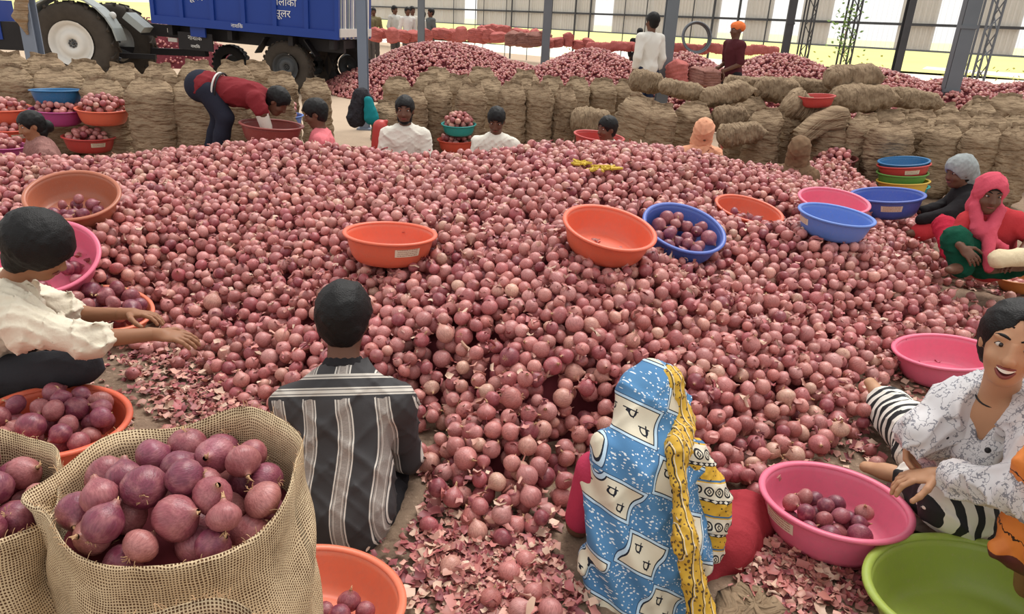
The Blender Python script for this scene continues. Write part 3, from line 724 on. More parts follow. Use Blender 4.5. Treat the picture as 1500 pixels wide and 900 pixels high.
for row, grp, nm in ((rowL1, GL, 'upright jute onion sack, {} from the left in the front row below the tractor'), (rowL2, GL, 'jute onion sack, {} from the left in the back row below the tractor'), (rowL3, GL, 'jute onion sack, {} from the left beside the trailer wheel'), (rowC1, GC, 'upright jute onion sack, {} from the left in the front row behind the white shirts'), (rowC2, GC, 'upright jute onion sack, {} from the left in the second middle row'), (rowC3, GC, 'jute onion sack, {} from the left at the foot of the far onion heap'), (rowR1, GR, 'creased upright jute sack, {} from the left in the front row at the right'), (rowR2, GR, 'upright jute sack, {} from the left in the second row at the right'), (rowR3, GR, 'jute sack, {} from the left in the rear row by the thick column')):
    for i, (cx, ty, wp, y) in enumerate(row): sack(cx, ty, wp, y, nm.format(NUM[i]), grp)
sack(928, 134, 58, 8.6, 'jute sack leaning right against its neighbours behind a seated head', GC, lean=14)
sack(968, 150, 50, 8.5, 'stout jute sack standing right of the leaning sack', GC, lean=4)
sack(1018, 148, 56, 8.9, 'jute sack standing behind the peach headscarf', GC, lean=3)
sack_lying(948, 120, 52, 28, 9.6, 'lying jute sack below the standing white shirt worker', GC, 6)
sack_lying(1000, 132, 70, 30, 9.3, 'limp jute sack lying across two upright sacks', GC, 8)
sack_lying(1062, 138, 78, 34, 9.2, 'plump jute sack lying below the orange turban worker', GC, -14)
sack_lying(1070, 172, 52, 30, 8.9, 'small jute sack lying low right of the peach headscarf', GC, -4)
sack_lying(1086, 196, 66, 34, 8.3, 'jute sack lying on the floor right of the peach headscarf', GC, -10)
sack_lying(1092, 124, 60, 26, 10.4, 'jute sack lying at the edge of the far right heap', GR, 4)
sack_lying(1140, 132, 66, 30, 9.8, 'jute sack lying left of the red basin on the sacks', GR, 4)
sack_lying(868, 178, 64, 34, 8.9, 'jute sack lying low between the middle row and the leaning sack', GC, 2)
sack_lying(1250, 114, 76, 44, 9.6, 'big dark jute sack lying topmost on the right stack', GR, -3)
sack_lying(1264, 144, 92, 36, 9.3, 'long jute sack lying under the topmost dark one', GR, -4)
sack_lying(1190, 128, 74, 26, 10.2, 'jute sack lying behind the red basin on the sacks', GR, 2)
for cx_, lb_ in ((1168, 'left'), (1206, 'right')): sack(cx_, 138, 48, 10.2, 'jute sack upright beneath the lying sack behind the red basin, ' + lb_, GR)
sack(1092, 134, 50, 10.4, 'jute sack upright beneath the lying sack at the edge of the far right heap', GR)
sack_lying(1340, 146, 80, 26, 9.6, 'flat jute sack lying before the thick banded column', GR, 6)
sack_lying(1176, 160, 54, 44, 8.9, 'jute sack slumped under the folded empty sacks', GR, 24)
# folded empty sacks (a bundle of layered jute) with the red basin on it
p = at_y(1202, 172, 8.35); fb = empty('folded_sacks', p); tag(fb, 'bundle of folded empty jute sacks hanging over the front row', 'sack bundle')
for k in range(11):
    V = []; F4 = []; w_ = 0.30 + 0.02 * math.sin(k * 2.1); d_ = 0.17 + 0.015 * math.sin(k)
    for i in range(9):
        for j in range(5):
            u = i / 8 - 0.5; v = j / 4 - 0.5; V.append((u * 2 * w_ * 0.8, v * 2 * d_, (k - 5) * 0.016 - 0.28 * (u - 0.2) ** 2 * 1.2 + 0.16 * u + 0.010 * math.sin(u * 14 + k) - 0.05 * (abs(v) * 2) ** 4))
    for i in range(8):
        for j in range(4): a = i * 5 + j; F4.append((a, a + 5, a + 6, a + 1))
    o = link('fold', np_mesh('fold', V, F4), fb, M_JUTE); md = o.modifiers.new('thickness', 'SOLIDIFY'); md.thickness = 0.012
# red net bags in front of the back wall
NETS = []
for i in range(4):
    me, _ = sack_mesh(50 + i, 0.8); me = me.copy(); me.name = 'net_bag'; me.materials.clear(); me.materials.append(M_NET if i < 3 else M_NETB); NETS.append(me)
def netbag(px, py, wpx, hpx, y, label, grp, brown=False, lay=False):
    p = at_y(px, py, y); s = depth_of(p) / FPX; o = link('net_bag', NETS[3] if brown else NETS[random.randrange(3)]); R = wpx * s / 2; Hh = hpx * s
    if lay: o.rotation_euler = (0, math.pi / 2, random.uniform(-.4, .4)); o.location = (p.x - R, y, max(p.z, hpx * s * 0.5)); o.scale = (Hh / 2, Hh / 2, wpx * s)
    else: o.location = (p.x, y, max(0.0, p.z - Hh / 2)); o.scale = (R, R, Hh); o.rotation_euler = (random.uniform(-.2, .2), random.uniform(-.2, .2), random.uniform(0, 6))
    tag(o, label, 'net bag', grp)
GN_ = 'net bags lined up before the back wall'
k = 0
for px in range(548, 800, 13):
    netbag(px + random.uniform(-4, 4), 50 + (px - 548) * 0.012 + random.uniform(-3, 3), random.uniform(17, 26), random.uniform(14, 22), random.uniform(24, 26.5), 'red net onion bag in the long row before the back wall', GN_)
for px in range(706, 745, 9): netbag(px, 43 + random.uniform(-4, 2), 18, 14, 26, 'dark red net bag piled high behind the middle of the far heap', 'net bags piled high at the back')
for px in range(752, 800, 11): netbag(px, 60 + random.uniform(-5, 3), 24, 20, 20.5, 'brown net onion bag slumped behind the far heap', 'brown net bags behind the far heap', brown=True)
netbag(832, 58, 18, 20, 20.0, 'bright red net bag standing alone behind the far heap', GN_)
for px in (806, 818, 846, 860): netbag(px, 64 + random.uniform(-3, 2), 20, 14, 20, 'low red net bag slumped behind the right half of the far heap', 'low net bags behind the far heap')
for px in range(872, 1130, 17): netbag(px, 68 + (px - 872) * 0.022 + random.uniform(-2, 2), 26, 13, 18.5, 'red net bag lying in the low row right of the standing white shirt', 'net bags in the low right row', lay=True)
netbag(995, 108, 38, 40, 12.3, 'big red net bag standing just right of the grey column', GN_)
for px in (1022, 1040): netbag(px, 112, 34, 26, 12.4, 'brown red net bag slumped left of the orange turban worker', 'net bags by the turban worker', brown=True)
# ---------------------------------------------------------------- onion heaps further back
def far_heap(name, label, ridge, foot, H, y0, y1, x0, x1, n):
    X = rng.uniform(x0, x1, n); Y = rng.uniform(y0, y1, n); hh = ridge(X, Y); ok = hh > 0.02
    dep = Y * CF.y + (hh - CAMZ) * CF.z; px = 750 + FPX * X / np.maximum(dep, 0.1); ok &= (px > -100) & (px < 1780); X, Y, hh = X[ok], Y[ok], hh[ok]
    P = np.stack([X, Y, hh + rng.uniform(-0.02, 0.03, len(X))], -1)
    me = onion_mass(name, [(T_LO, P, rng.uniform(0.027, 0.038, len(P)))])
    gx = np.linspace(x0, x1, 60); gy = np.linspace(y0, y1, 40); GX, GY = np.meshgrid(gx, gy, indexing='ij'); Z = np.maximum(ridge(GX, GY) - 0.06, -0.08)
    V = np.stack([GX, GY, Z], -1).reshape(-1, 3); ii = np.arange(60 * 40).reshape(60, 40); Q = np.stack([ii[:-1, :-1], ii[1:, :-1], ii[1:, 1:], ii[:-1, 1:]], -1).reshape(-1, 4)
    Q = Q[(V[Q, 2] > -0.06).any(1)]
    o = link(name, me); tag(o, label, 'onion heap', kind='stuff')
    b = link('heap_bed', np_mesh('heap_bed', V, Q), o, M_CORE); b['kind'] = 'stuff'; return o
def bumps(lst):
    def f(X, Y):
        h = np.full(np.shape(X), -0.05)
        for (cx, cy, rx, ry, H) in lst:
            d = np.sqrt(((X - cx) / rx) ** 2 + ((Y - cy) / ry) ** 2); h = np.maximum(h, H * np.clip(1 - d ** 1.6, -0.1, 1))
        return h + 0.03 * np.sin(X * 3 + Y * 2)
    return f
def bx(px, y): return at_y(px, 60, y).x
far_heap('far_onion_heap', 'far heap of red onions behind the middle sack rows', bumps([(bx(655, 17.5), 17.5, 2.9, 3.0, 1.12), (bx(870, 17), 17, 2.3, 2.8, 1.12), (bx(760, 17.5), 17.5, 1.7, 2.2, 0.75)]), 0, 1, 14.2, 18.6, -5.5, 5.0, 14000)
far_heap('far_onion_heap', 'far heap of red onions stretching past the columns at the right', bumps([(bx(1010, 15.6), 15.6, 1.9, 2.6, 1.2), (bx(1150, 15.0), 15.0, 2.6, 2.8, 1.25), (bx(1290, 14.0), 14.0, 2.8, 2.6, 1.15), (bx(1420, 13.4), 13.4, 2.6, 2.6, 1.05), (bx(1540, 12.8), 12.8, 2.4, 2.6, 1.05)]), 0, 1, 11.0, 16.8, 2.2, 15.5, 24000)
# distant heap and pale earth seen between tractor and trailer
far_heap('far_onion_heap', 'small distant onion heap seen between tractor and trailer', bumps([(at_y(210, 40, 22).x, 22, 3.2, 2.0, 1.25)]), 0, 1, 20, 23, -16, -6, 1800)
# ---------------------------------------------------------------- basins further back
def heap_in(b, n, rad, label, fill=0.95, dome=0.08, seed=0):
    q = fill_positions(b, n, rad, fill=fill, dome=dome, spread=0.88, seed=seed)
    P = np.array([tuple(p) for p, r in q]); R = np.array([r for p, r in q]); org = b['base']
    o = link('onion_load', onion_mass('onion_load', [(T_MS, P, R)], origin=tuple(org))); o.location = org; tag(o, label, 'onions', kind='stuff')
def stand(b, label):
    me, ms = SACKS[1]; o = link('jute_sack', me); o.location = (b['base'].x, b['base'].y, 0); o.scale = (b['R'] * 0.75, b['R'] * 0.75, max(0.15, b['base'].z) * 0.98); tag(o, label, 'sack', GC); link('sewn_edge', ms, o)
GB = 'basins of the seated sorters at the left back'
b = basin('red basin of onions low behind the girl at the left', 'red', 130, 199, 72, 0.17, 0, z=0.16, group=GB, sticker=(20, 0.6)); heap_in(b, 55, 0.036, 'onions heaped in the low red basin behind the girl', seed=21)
b = basin('red orange basin of onions under the upper orange one at the left back', 'deep_orange', 174, 189, 64, 0.17, 0, z=0.14, group=GB); heap_in(b, 55, 0.036, 'onions in the red orange basin below the upper one', seed=22)
b = basin('upper orange basin heaped with onions beside the tall sacks at the left', 'orange', 150, 158, 74, 0.17, 0, D=7.3, group=GB); heap_in(b, 80, 0.034, 'tall load of onions in the upper orange basin', dome=0.14, seed=23)
b = basin('purple pink basin of onions under the dark blue basin', 'purple', 84, 159, 74, 0.16, 0, D=7.3, group=GB); heap_in(b, 60, 0.034, 'onions in the purple pink basin', seed=24)
b = basin('dark blue basin stacked empty on top of a purple basin', 'steel_blue', 82, 131, 70, 0.06, 0, D=7.35, group=GB)
b = basin('orange basin of onions at the left edge, upper of two', 'orange', 4, 156, 76, 0.17, 0, D=7.2, group=GB); heap_in(b, 60, 0.034, 'onions in the upper orange basin at the left edge', seed=25)
b = basin('red orange basin of onions at the left edge, lower of two', 'deep_orange', 4, 186, 76, 0.17, 0, D=7.1, group=GB, sticker=(32, 0.6)); heap_in(b, 45, 0.034, 'onions in the lower basin at the left edge', fill=0.8, seed=26)
b = basin('pale violet basin of dark onions at the left edge under the girl', 'purple', 2, 212, 66, 0.2, 0, D=6.6, group=GB); heap_in(b, 36, 0.034, 'dark onions in the pale violet basin', seed=27)
GB2 = 'basins around the sorters behind the heap'
stand(basin('large dark red basin by the bending worker in maroon', 'dark_red', 398, 181, 92, 0.16, 4, D=6.6, group=GB2), 'jute sack standing under the dark red basin')
b = basin('blue basin of onions behind the dark red one', 'pale_blue', 418, 168, 52, 0.16, 0, D=8.25, group=GB2); stand(b, 'jute sack standing under the blue basin of onions'); heap_in(b, 50, 0.035, 'onions heaped in the blue basin behind the bending worker', dome=0.16, seed=28)
basin('orange basin rim showing over the heap left of the dark red basin', 'deep_orange', 276, 194, 50, 0.15, 0, z=0.0, group=GB2)
b = basin('teal basin heaped with onions between the two white shirts', 'teal', 672, 181, 52, 0.2, 1, D=8.6, group=GB2); heap_in(b, 60, 0.036, 'onions heaped in the teal basin', dome=0.14, seed=29)
b = basin('orange red basin of onions below the teal one', 'deep_orange', 668, 204, 56, 0.18, 1, z=0.1, group=GB2); heap_in(b, 50, 0.036, 'onions in the basin below the teal one', seed=30)
basin('red basin tipped beside the low seated head in the middle', 'red', 878, 198, 76, 0.18, 8, D=7.0, group=GB2)
b = basin('maroon basin of onions left of the tipped red basin', 'maroon', 832, 190, 54, 0.2, 0, z=0.16, group=GB2); heap_in(b, 50, 0.036, 'onions in the maroon basin', dome=0.12, seed=31)
basin('red basin edge showing behind the heap at the peach headscarf', 'red', 1074, 211, 40, 0.14, 4, z=0.08, group=GB2)
basin('red basin standing on the folded empty sacks', 'red', 1197, 140, 52, 0.13, 0, D=8.3, group=GB2)
b = basin('maroon basin of onions right of the brown headscarf', 'maroon', 1224, 232, 62, 0.24, 1, D=7.9, group=GB2); heap_in(b, 50, 0.036, 'onions in the maroon basin right of the brown scarf', dome=0.1, seed=32)
basin('lime basin under the maroon basin at the right', 'lime', 1230, 254, 66, 0.2, 2, z=0.0, group=GB2)
GS = 'basins in the coloured stack at the right'
basin('bottom green teal basin of the coloured stack', 'teal', 1322, 272, 72, 0.16, 2, z=0.0, group=GS)
basin('yellow rimmed basin second from the bottom of the coloured stack', 'yellow', 1323, 264, 72, 0.16, 2, D=7.45, group=GS)
basin('green basin tilted in the middle of the coloured stack', 'green', 1322, 252, 70, 0.18, 3, D=7.45, group=GS)
basin('red basin with a sticker near the top of the coloured stack', 'red', 1324, 240, 72, 0.16, -1, D=7.45, group=GS, sticker=(22, 0.62))
basin('blue basin on top of the coloured stack', 'steel_blue', 1324, 235, 70, 0.2, 0, D=7.45, group=GS)
b = basin('tan basin of onions cut by the right edge', 'tan', 1500, 402, 74, 0.35, 4, z=0.0, group=GB2); heap_in(b, 14, 0.034, 'few onions in the tan basin at the right edge', fill=0.5, dome=0.0, seed=33)
# ---------------------------------------------------------------- people
SKIN = {k: simple(k + '_skin_material', srgb(*v), 0.55, 0.35, 0.12, 9, sub=0.08) for k, v in dict(brown=(150, 104, 76), deep=(104, 70, 54), tan=(172, 124, 92), fair=(186, 140, 108)).items()}
M_HAIR = simple('black_hair_material', srgb(12, 10, 11), 0.55, 0.3, 0.4, 40, 220, 0.35)
M_EYEW = simple('eye_white_material', srgb(204, 194, 184), 0.35, 0.4, 0.03, 5)
M_IRIS = simple('dark_iris_material', srgb(28, 18, 14), 0.25, 0.6, 0.1, 5)
M_LIP = simple('lip_material', srgb(132, 66, 60), 0.4, 0.4, 0.1, 20)
M_TEETH = simple('teeth_material', srgb(238, 234, 224), 0.3, 0.5, 0.03, 5)
M_MOUTH = simple('mouth_inside_material', srgb(70, 22, 24), 0.6, 0.2, 0.1, 5)
M_GOLD = simple('gold_material', srgb(200, 160, 70), 0.3, 0.5, 0.1, 20, metal=0.8)
def cloth(name, c, var=0.14, vs=7): return simple(name, srgb(*c), 0.9, 0.12, var, vs, 90, 0.25)
def K(px, py, y): return at_y(px, py, y)
def axes(J):
    lat = (J['shr'] - J['shl']).normalized(); sp = (J['neck'] - J['pel']).normalized(); lat = (lat - sp * lat.dot(sp)).normalized(); fw = sp.cross(lat).normalized(); return lat, sp, fw
def head_frame(hf, hu):
    hf = Vector(hf).normalized(); hu = Vector(hu); hu = (hu - hf * hu.dot(hf)).normalized(); hr = hf.cross(hu).normalized(); return hr, hf, hu
def head_prims(c, fr, s=1.0):
    hr, hf, hu = fr; A = fr; q = lambda x, y, z: c + (hr * x + hf * y + hu * z) * s
    r = lambda *v: tuple(a * s for a in v)
    P = [ell(q(0, -0.012, 0.035), r(0.074, 0.093, 0.086), A, 0.01), ell(q(0, 0.022, -0.03), r(0.060, 0.068, 0.082), A, 0.03 * s), ell(q(0, 0.048, -0.083), r(0.03, 0.028, 0.026), A, 0.03 * s),
         cap(q(0, 0.086, 0.022), q(0, 0.100, -0.020), 0.009 * s, 0.013 * s, 0.014 * s), ell(q(0, 0.098, -0.024), r(0.018, 0.014, 0.011), A, 0.01 * s),
         ell(q(0.030, 0.068, 0.040), r(0.026, 0.016, 0.010), A, 0.014 * s), ell(q(-0.030, 0.068, 0.040), r(0.026, 0.016, 0.010), A, 0.014 * s),
         ell(q(0.036, 0.058, -0.026), r(0.024, 0.024, 0.022), A, 0.02 * s), ell(q(-0.036, 0.058, -0.026), r(0.024, 0.024, 0.022), A, 0.02 * s),
         ell(q(0.076, -0.008, 0.0), r(0.009, 0.018, 0.030), A, 0.008 * s), ell(q(-0.076, -0.008, 0.0), r(0.009, 0.018, 0.030), A, 0.008 * s)]
    return P
def torso_prims(J, s, infl=0.0, wide=1.0, hem=None):
    lat, sp, fw = axes(J); A = (lat, fw, sp); n, p = J['neck'], J['pel']; L = (n - p).length; ch = p + sp * L * 0.68 - fw * 0.0; m = p + sp * L * 0.36
    P = [ell(ch, (0.158 * s * wide + infl, 0.108 * s + infl, max(0.17 * s, L * 0.36) + infl), A, 0.03), ell(m, (0.136 * s * wide + infl, 0.104 * s + infl, max(0.15 * s, L * 0.34) + infl), A, 0.05), ell(p, (0.158 * s * wide + infl, 0.124 * s + infl, 0.125 * s + infl), A, 0.05)]
    for sd in ('shl', 'shr'): P.append(cap(n - sp * 0.05 * s, J[sd], 0.056 * s + infl, 0.054 * s + infl, 0.035))
    return P
def arm_prims(J, s, sd, frac=2.0, infl=0.0):
    P = []; a, b, c = J['sh' + sd], J.get('el' + sd), J.get('wr' + sd)
    if b is None: return P
    r0, r1, r2 = 0.052 * s + infl, 0.040 * s + infl, 0.027 * s + infl
    f = min(frac, 1.0)
    if f > 0: P.append(cap(a, a.lerp(b, f), r0, r0 + (r1 - r0) * f, 0.03))
    if frac > 1 and c is not None: f = frac - 1; P.append(cap(b, b.lerp(c, f), r1, r1 + (r2 - r1) * f, 0.03))
    return P
def leg_prims(J, s, sd, frac=2.0, infl=0.0):
    P = []; a, b, c, d = J.get('hip' + sd), J.get('kn' + sd), J.get('an' + sd), J.get('to' + sd)
    if a is None or b is None: return P
    r0, r1, r2 = 0.086 * s + infl, 0.056 * s + infl, 0.038 * s + infl; f = min(frac, 1.0)
    P.append(cap(a, a.lerp(b, f), r0, r0 + (r1 - r0) * f, 0.05))
    if frac > 1 and c is not None:
        f = frac - 1; m = b.lerp(c, min(f, 0.4)); P.append(cap(b, m, r1, 0.052 * s + infl, 0.03))
        if f > 0.4: P.append(cap(m, b.lerp(c, f), 0.052 * s + infl, r2 + (0.012 if infl else 0), 0.03))
    return P
def foot_prims(J, s, sd):
    c, d = J.get('an' + sd), J.get('to' + sd)
    if c is None or d is None: return []
    return [cap(c, c.lerp(d, 0.55), 0.036 * s, 0.034 * s, 0.02), ecap(c.lerp(d, 0.4), d, 0.03 * s, 0.024 * s, (d - c).normalized().cross(Vector((0, 0, 1))), 1.4, 0.02)]
def hand_prims(w, dr, pn, side, s=1.0, curl=0.5, spread=0.12, thumb=0.7):
    """dr: finger direction, pn: palm normal (curl direction), side +1 puts the thumb on cross(dr, pn)"""
    dr = Vector(dr).normalized(); pn = Vector(pn); pn = (pn - dr * pn.dot(dr)).normalized(); ac = dr.cross(pn).normalized() * side
    P = [cap(w - dr * 0.02 * s, w + dr * 0.03 * s, 0.026 * s, 0.026 * s, 0.015), ell(w + dr * 0.058 * s, (0.048 * s, 0.040 * s, 0.0165 * s), (dr, ac, pn), 0.015)]
    for i, (o, L) in enumerate(((0.030, 0.072), (0.010, 0.080), (-0.010, 0.075), (-0.029, 0.060))):
        p = w + dr * (0.094 - 0.004 * abs(i - 1.2)) * s + ac * o * s; d = (dr + ac * (1.5 - i) * spread * 0.6).normalized(); a = curl * 0.55
        for j, (fl, rr) in enumerate(((0.45, 0.0095), (0.32, 0.0088), (0.23, 0.0080))):
            d2 = (d * math.cos(a) + pn * math.sin(a)).normalized(); q = p + d2 * L * fl * s; P.append(cap(p, q, rr * s, rr * 0.93 * s, 0.004)); p = q; d = d2; pn_l = pn; a = curl * 0.8
    p = w + dr * 0.03 * s + ac * 0.032 * s
    for L, rr, mixv in ((0.042, 0.0125, (0.55, 0.75, 0.25)), (0.034, 0.0105, (0.75, 0.45, 0.45)), (0.026, 0.0095, (0.85, 0.2, 0.45))):
        d = (dr * mixv[0] + ac * mixv[1] * thumb * 1.4 + pn * mixv[2]).normalized(); q = p + d * L * s; P.append(cap(p, q, rr * s, rr * 0.93 * s, 0.006)); p = q
    return P
def join_mesh(me, other):
    import bmesh
    bm = bmesh.new(); bm.from_mesh(me); bm.from_mesh(other); bm.to_mesh(me); bm.free(); bpy.data.meshes.remove(other); return me
def features(root, c, fr, s=1.0, skin=None, mouth='closed', beard=False, brow=True, detail=False):
    hr, hf, hu = fr; q = lambda x, y, z: c + (hr * x + hf * y + hu * z) * s - root.location
    Rm = Matrix((hr, hf, hu)).transposed()
    for sx in (-1, 1):
        e = MB().ball(q(sx * 0.031, 0.073, 0.018), (0.0145 * s, 0.010 * s, (0.0085 if detail else 0.0062) * s), 12, 8, Rm).build('eye', M_EYEW, root, True)
        MB().ball(q(sx * 0.031, 0.0785, 0.018), ((0.0072 if detail else 0.0085) * s, 0.006 * s, 0.0072 * s), 10, 7, Rm).build('iris', M_IRIS, e, True)
        if detail:
            pts = [q(sx * (0.031 + 0.0165 * t), 0.0765 - 0.007 * t * t, 0.018 + 0.0098 * (1 - t * t) - 0.001) for t in np.linspace(-1, 1, 9)]
            MB().tube(pts, [0.0016 * s] * 9, 5).build('eyelid', M_HAIR, root, True)
        if brow:
            pts = [q(sx * (0.013 + 0.038 * t), 0.0835 - 0.016 * t * t, 0.040 + 0.007 * math.sin(t * 2.6)) for t in np.linspace(0, 1, 7)]
            MB().tube(pts, [0.003 * s + 0.0022 * s * math.sin(3.1 * t) for t in np.linspace(0, 1, 7)], 5).build('eyebrow', M_HAIR, root, True)
    if mouth == 'closed':
        MB().tube([q(x, 0.091 - 9 * x * x, -0.055 + 2 * x * x) for x in np.linspace(-0.024, 0.024, 7)], [0.002 * s, 0.005 * s, 0.006 * s, 0.006 * s, 0.006 * s, 0.005 * s, 0.002 * s], 6).build('lips', M_LIP, root, True)
    elif mouth == 'laugh':
        X = np.linspace(-1, 1, 13); w_ = 0.033
        up = [q(x * w_, 0.0905 - 0.017 * x * x, -0.047 + 0.009 * x * x) for x in X]; lo = [q(x * w_, 0.0885 - 0.018 * x * x, -0.047 + 0.009 * x * x - 0.026 * (1 - x * x)) for x in X]
        MB().tube(up, [0.0022 * s + 0.0032 * s * (1 - x * x) for x in X], 7).build('lips', M_LIP, root, True)
        MB().tube(lo, [0.0022 * s + 0.0042 * s * (1 - x * x) for x in X], 7).build('lips', M_LIP, root, True)
        vs = [p - 0.0 * hf for p in up] + [p for p in lo]; vs = [v + hf * 0.002 * s for v in vs]; n = len(X)
        MB().add(vs, [(i, i + 1, n + i + 1, n + i) for i in range(n - 1)]).build('mouth', M_MOUTH, root, True)
        t0 = [q(x * w_ * 0.9, 0.0905 - 0.016 * x * x + 0.0045, -0.0485 + 0.008 * x * x) for x in X]; t1 = [q(x * w_ * 0.86, 0.0905 - 0.016 * x * x + 0.0045, -0.0485 + 0.008 * x * x - 0.0105 * (1 - 0.6 * x * x)) for x in X]
        MB().add(t0 + t1, [(i, i + 1, n + i + 1, n + i) for i in range(n - 1)]).build('teeth', M_TEETH, root, True)
def hair_short(c, fr, s=1.0, top=0.016, neckline=-0.07, full=0.0):
    hr, hf, hu = fr; q = lambda x, y, z: c + (hr * x + hf * y + hu * z) * s
    P = [ell(q(0, -0.016, 0.042), ((0.078 + top * 0.7 + full) * s, (0.096 + top) * s, (0.086 + top) * s), fr, 0.02), ell(q(0, -0.045, neckline * 0.4), ((0.068 + full) * s, 0.056 * s, 0.062 * s), fr, 0.03)]
    S = [ell(q(0, 0.10, -0.045), (0.085 * s, 0.085 * s, 0.108 * s), fr), ell(q(0.085, 0.01, -0.02), (0.03 * s, 0.03 * s, 0.04 * s), fr), ell(q(-0.085, 0.01, -0.02), (0.03 * s, 0.03 * s, 0.04 * s), fr)]
    return P, S
def along(bones):
    """metres along the nearest bone: lets stripes run around limbs"""
    def f(V):
        best = np.full(len(V), 1e9); out = np.zeros(len(V)); acc = 0.0
        for a, b in bones:
            a_ = np.array(a); d = np.array(b) - a_; L = np.linalg.norm(d); t = np.clip(((V - a_) @ d) / (L * L), -0.3, 1.3); dist = np.linalg.norm(V - a_ - np.clip(t, 0, 1)[:, None] * d, axis=1)
            m = dist < best; best[m] = dist[m]; out[m] = (acc + t * L)[m]; acc += L
        return out
    return f
def person(label, J, hf, hu=(0, 0, 1), s=1.0, skin='brown', vox=0.016, group=None, wear=(), hair=None, hands=(), face=None, hs=None, base=None, bald_head=True, legs=True):
    """wear: list of (part name, prims, material, voxel, subs, disp, attrs)"""
    fr = head_frame(hf, hu); hs = hs or s; c = J['head']
    org = Vector(base) if base is not None else Vector((J['pel'].x, J['pel'].y, 0.0))
    P = head_prims(c, fr, hs) + [cap(c - fr[2] * 0.05 * hs - fr[1] * 0.015 * hs, J['neck'], 0.05 * s, 0.058 * s, 0.03)] + torso_prims(J, s)
    for sd in 'lr': P += arm_prims(J, s, sd) + (leg_prims(J, s, sd) + foot_prims(J, s, sd) if legs else [])
    if vox > 0.012: pass
    me = volume_mesh('person', P, vox, origin=org)
    hd = volume_mesh('head', head_prims(c, fr, hs), min(vox, 0.006), origin=org); join_mesh(me, hd)
    for hp in hands: join_mesh(me, volume_mesh('hand', hp, 0.0035 if vox < 0.014 else 0.006, origin=org))
    me.polygons.foreach_set('use_smooth', [True] * len(me.polygons))
    o = link('person', me, None, SKIN[skin]); o.location = org; tag(o, label, 'person', group)
    for wv in wear:
        nm, prims, mt, vx = wv[:4]; kw = wv[4] if len(wv) > 4 else {}
        lab = kw.pop('label', None); x = link(nm, volume_mesh(nm, prims, vx, origin=org, **kw), o, mt)
        if lab: x['label'] = lab
    if hair: link('hair', volume_mesh('hair', hair[0], min(vox, 0.008), subs=hair[1], origin=org, disp=wrinkle(0.003, 70, 3)), o, M_HAIR)
    if face is not None: features(o, c, fr, hs, **face)
    return o
HOLE_AT = []
# ======== worker with striped shirt, seen from behind
def m_striped():
    m, b = mat_new('striped_shirt_material'); co = coords('Object'); x, y, z = sep(co); u = E(attr('lat')); yk = E(attr('yoke'))
    def bands(t):
        q = (t / 0.118 + 0.26).frac(); d = (q - 0.5).abs()
        return d.lt(0.15), (d - 0.19).abs().lt(0.02), (d - 0.10).abs().lt(0.012)
    a, l1, l2 = bands(u)
    weave = noise(scale_vec(co, (40, 40, 200)), 3, 2)
    c = mix(noise(co, 5, 3), srgb(44, 42, 44), srgb(66, 63, 64)); c = mix(a, c, srgb(158, 148, 140)); c = mix(a * ramp01(weave, 0.4, 0.6) * 0.5, c, srgb(120, 112, 108))
    c = mix(l1.max(l2 * 0.7), c, srgb(214, 206, 196))
    qy = (yk / 0.055).frac(); yb = (qy - 0.5).abs(); cy_ = mix(yb.lt(0.24), srgb(50, 48, 50), srgb(196, 188, 178)); cy_ = mix((yb - 0.12).abs().lt(0.03), cy_, srgb(90, 86, 84))
    c = mix(yk.gt(0.0) * yk.lt(0.085), c, cy_); setc(b, c); b.inputs['Roughness'].default_value = 0.75; bump(b, weave, 0.15, 0.003); return m
y0 = 2.12
J = dict(head=K(505, 470, y0 + 0.12), neck=K(503, 543, y0 + 0.05), shl=K(434, 594, y0), shr=K(580, 592, y0), pel=K(503, 742, y0 - 0.16), ell=K(418, 672, y0 + 0.12), elr=K(594, 668, y0 + 0.12), wrl=K(448, 655, y0 + 0.42), wrr=K(566, 655, y0 + 0.42),
         hipl=K(468, 752, y0 - 0.1), hipr=K(538, 752, y0 - 0.1), knl=K(384, 668, y0 + 0.32), knr=K(600, 690, y0 + 0.34), anl=K(470, 730, y0 + 0.36), anr=K(545, 730, y0 + 0.34))
lat, sp, fw = axes(J); org = np.array(J['pel']); nk = np.array(J['neck'])
wr = wrinkle(0.008, 26, 5)
tp = torso_prims(J, 1.0, 0.016) + [ecap(J['pel'] + sp * 0.1, K(505, 786, y0 - 0.2), 0.125, 0.105, lat, 1.2, 0.05)]
for sd in 'lr': tp += arm_prims(J, 1.05, sd, 1.9, 0.016)
latA = lambda V: (V - org) @ np.array(lat) + 0.012 * np.sin(V[:, 2] * 14)
yokeA = lambda V: np.where(((V - nk) @ np.array(sp)) > -0.098, 0.098 + ((V - nk) @ np.array(sp)), -1.0)
pants = []
for sd in 'lr': pants += leg_prims(J, 1.0, sd, 2.0, 0.014)
coll = [cap(K(503, 528, y0 + 0.07) + lat * 0.052 * math.cos(a) + fw * 0.052 * math.sin(a), K(503, 536, y0 + 0.06) + lat * 0.062 * math.cos(a) + fw * 0.06 * math.sin(a), 0.012, 0.013, 0.012) for a in np.linspace(0, 6.28, 16)]
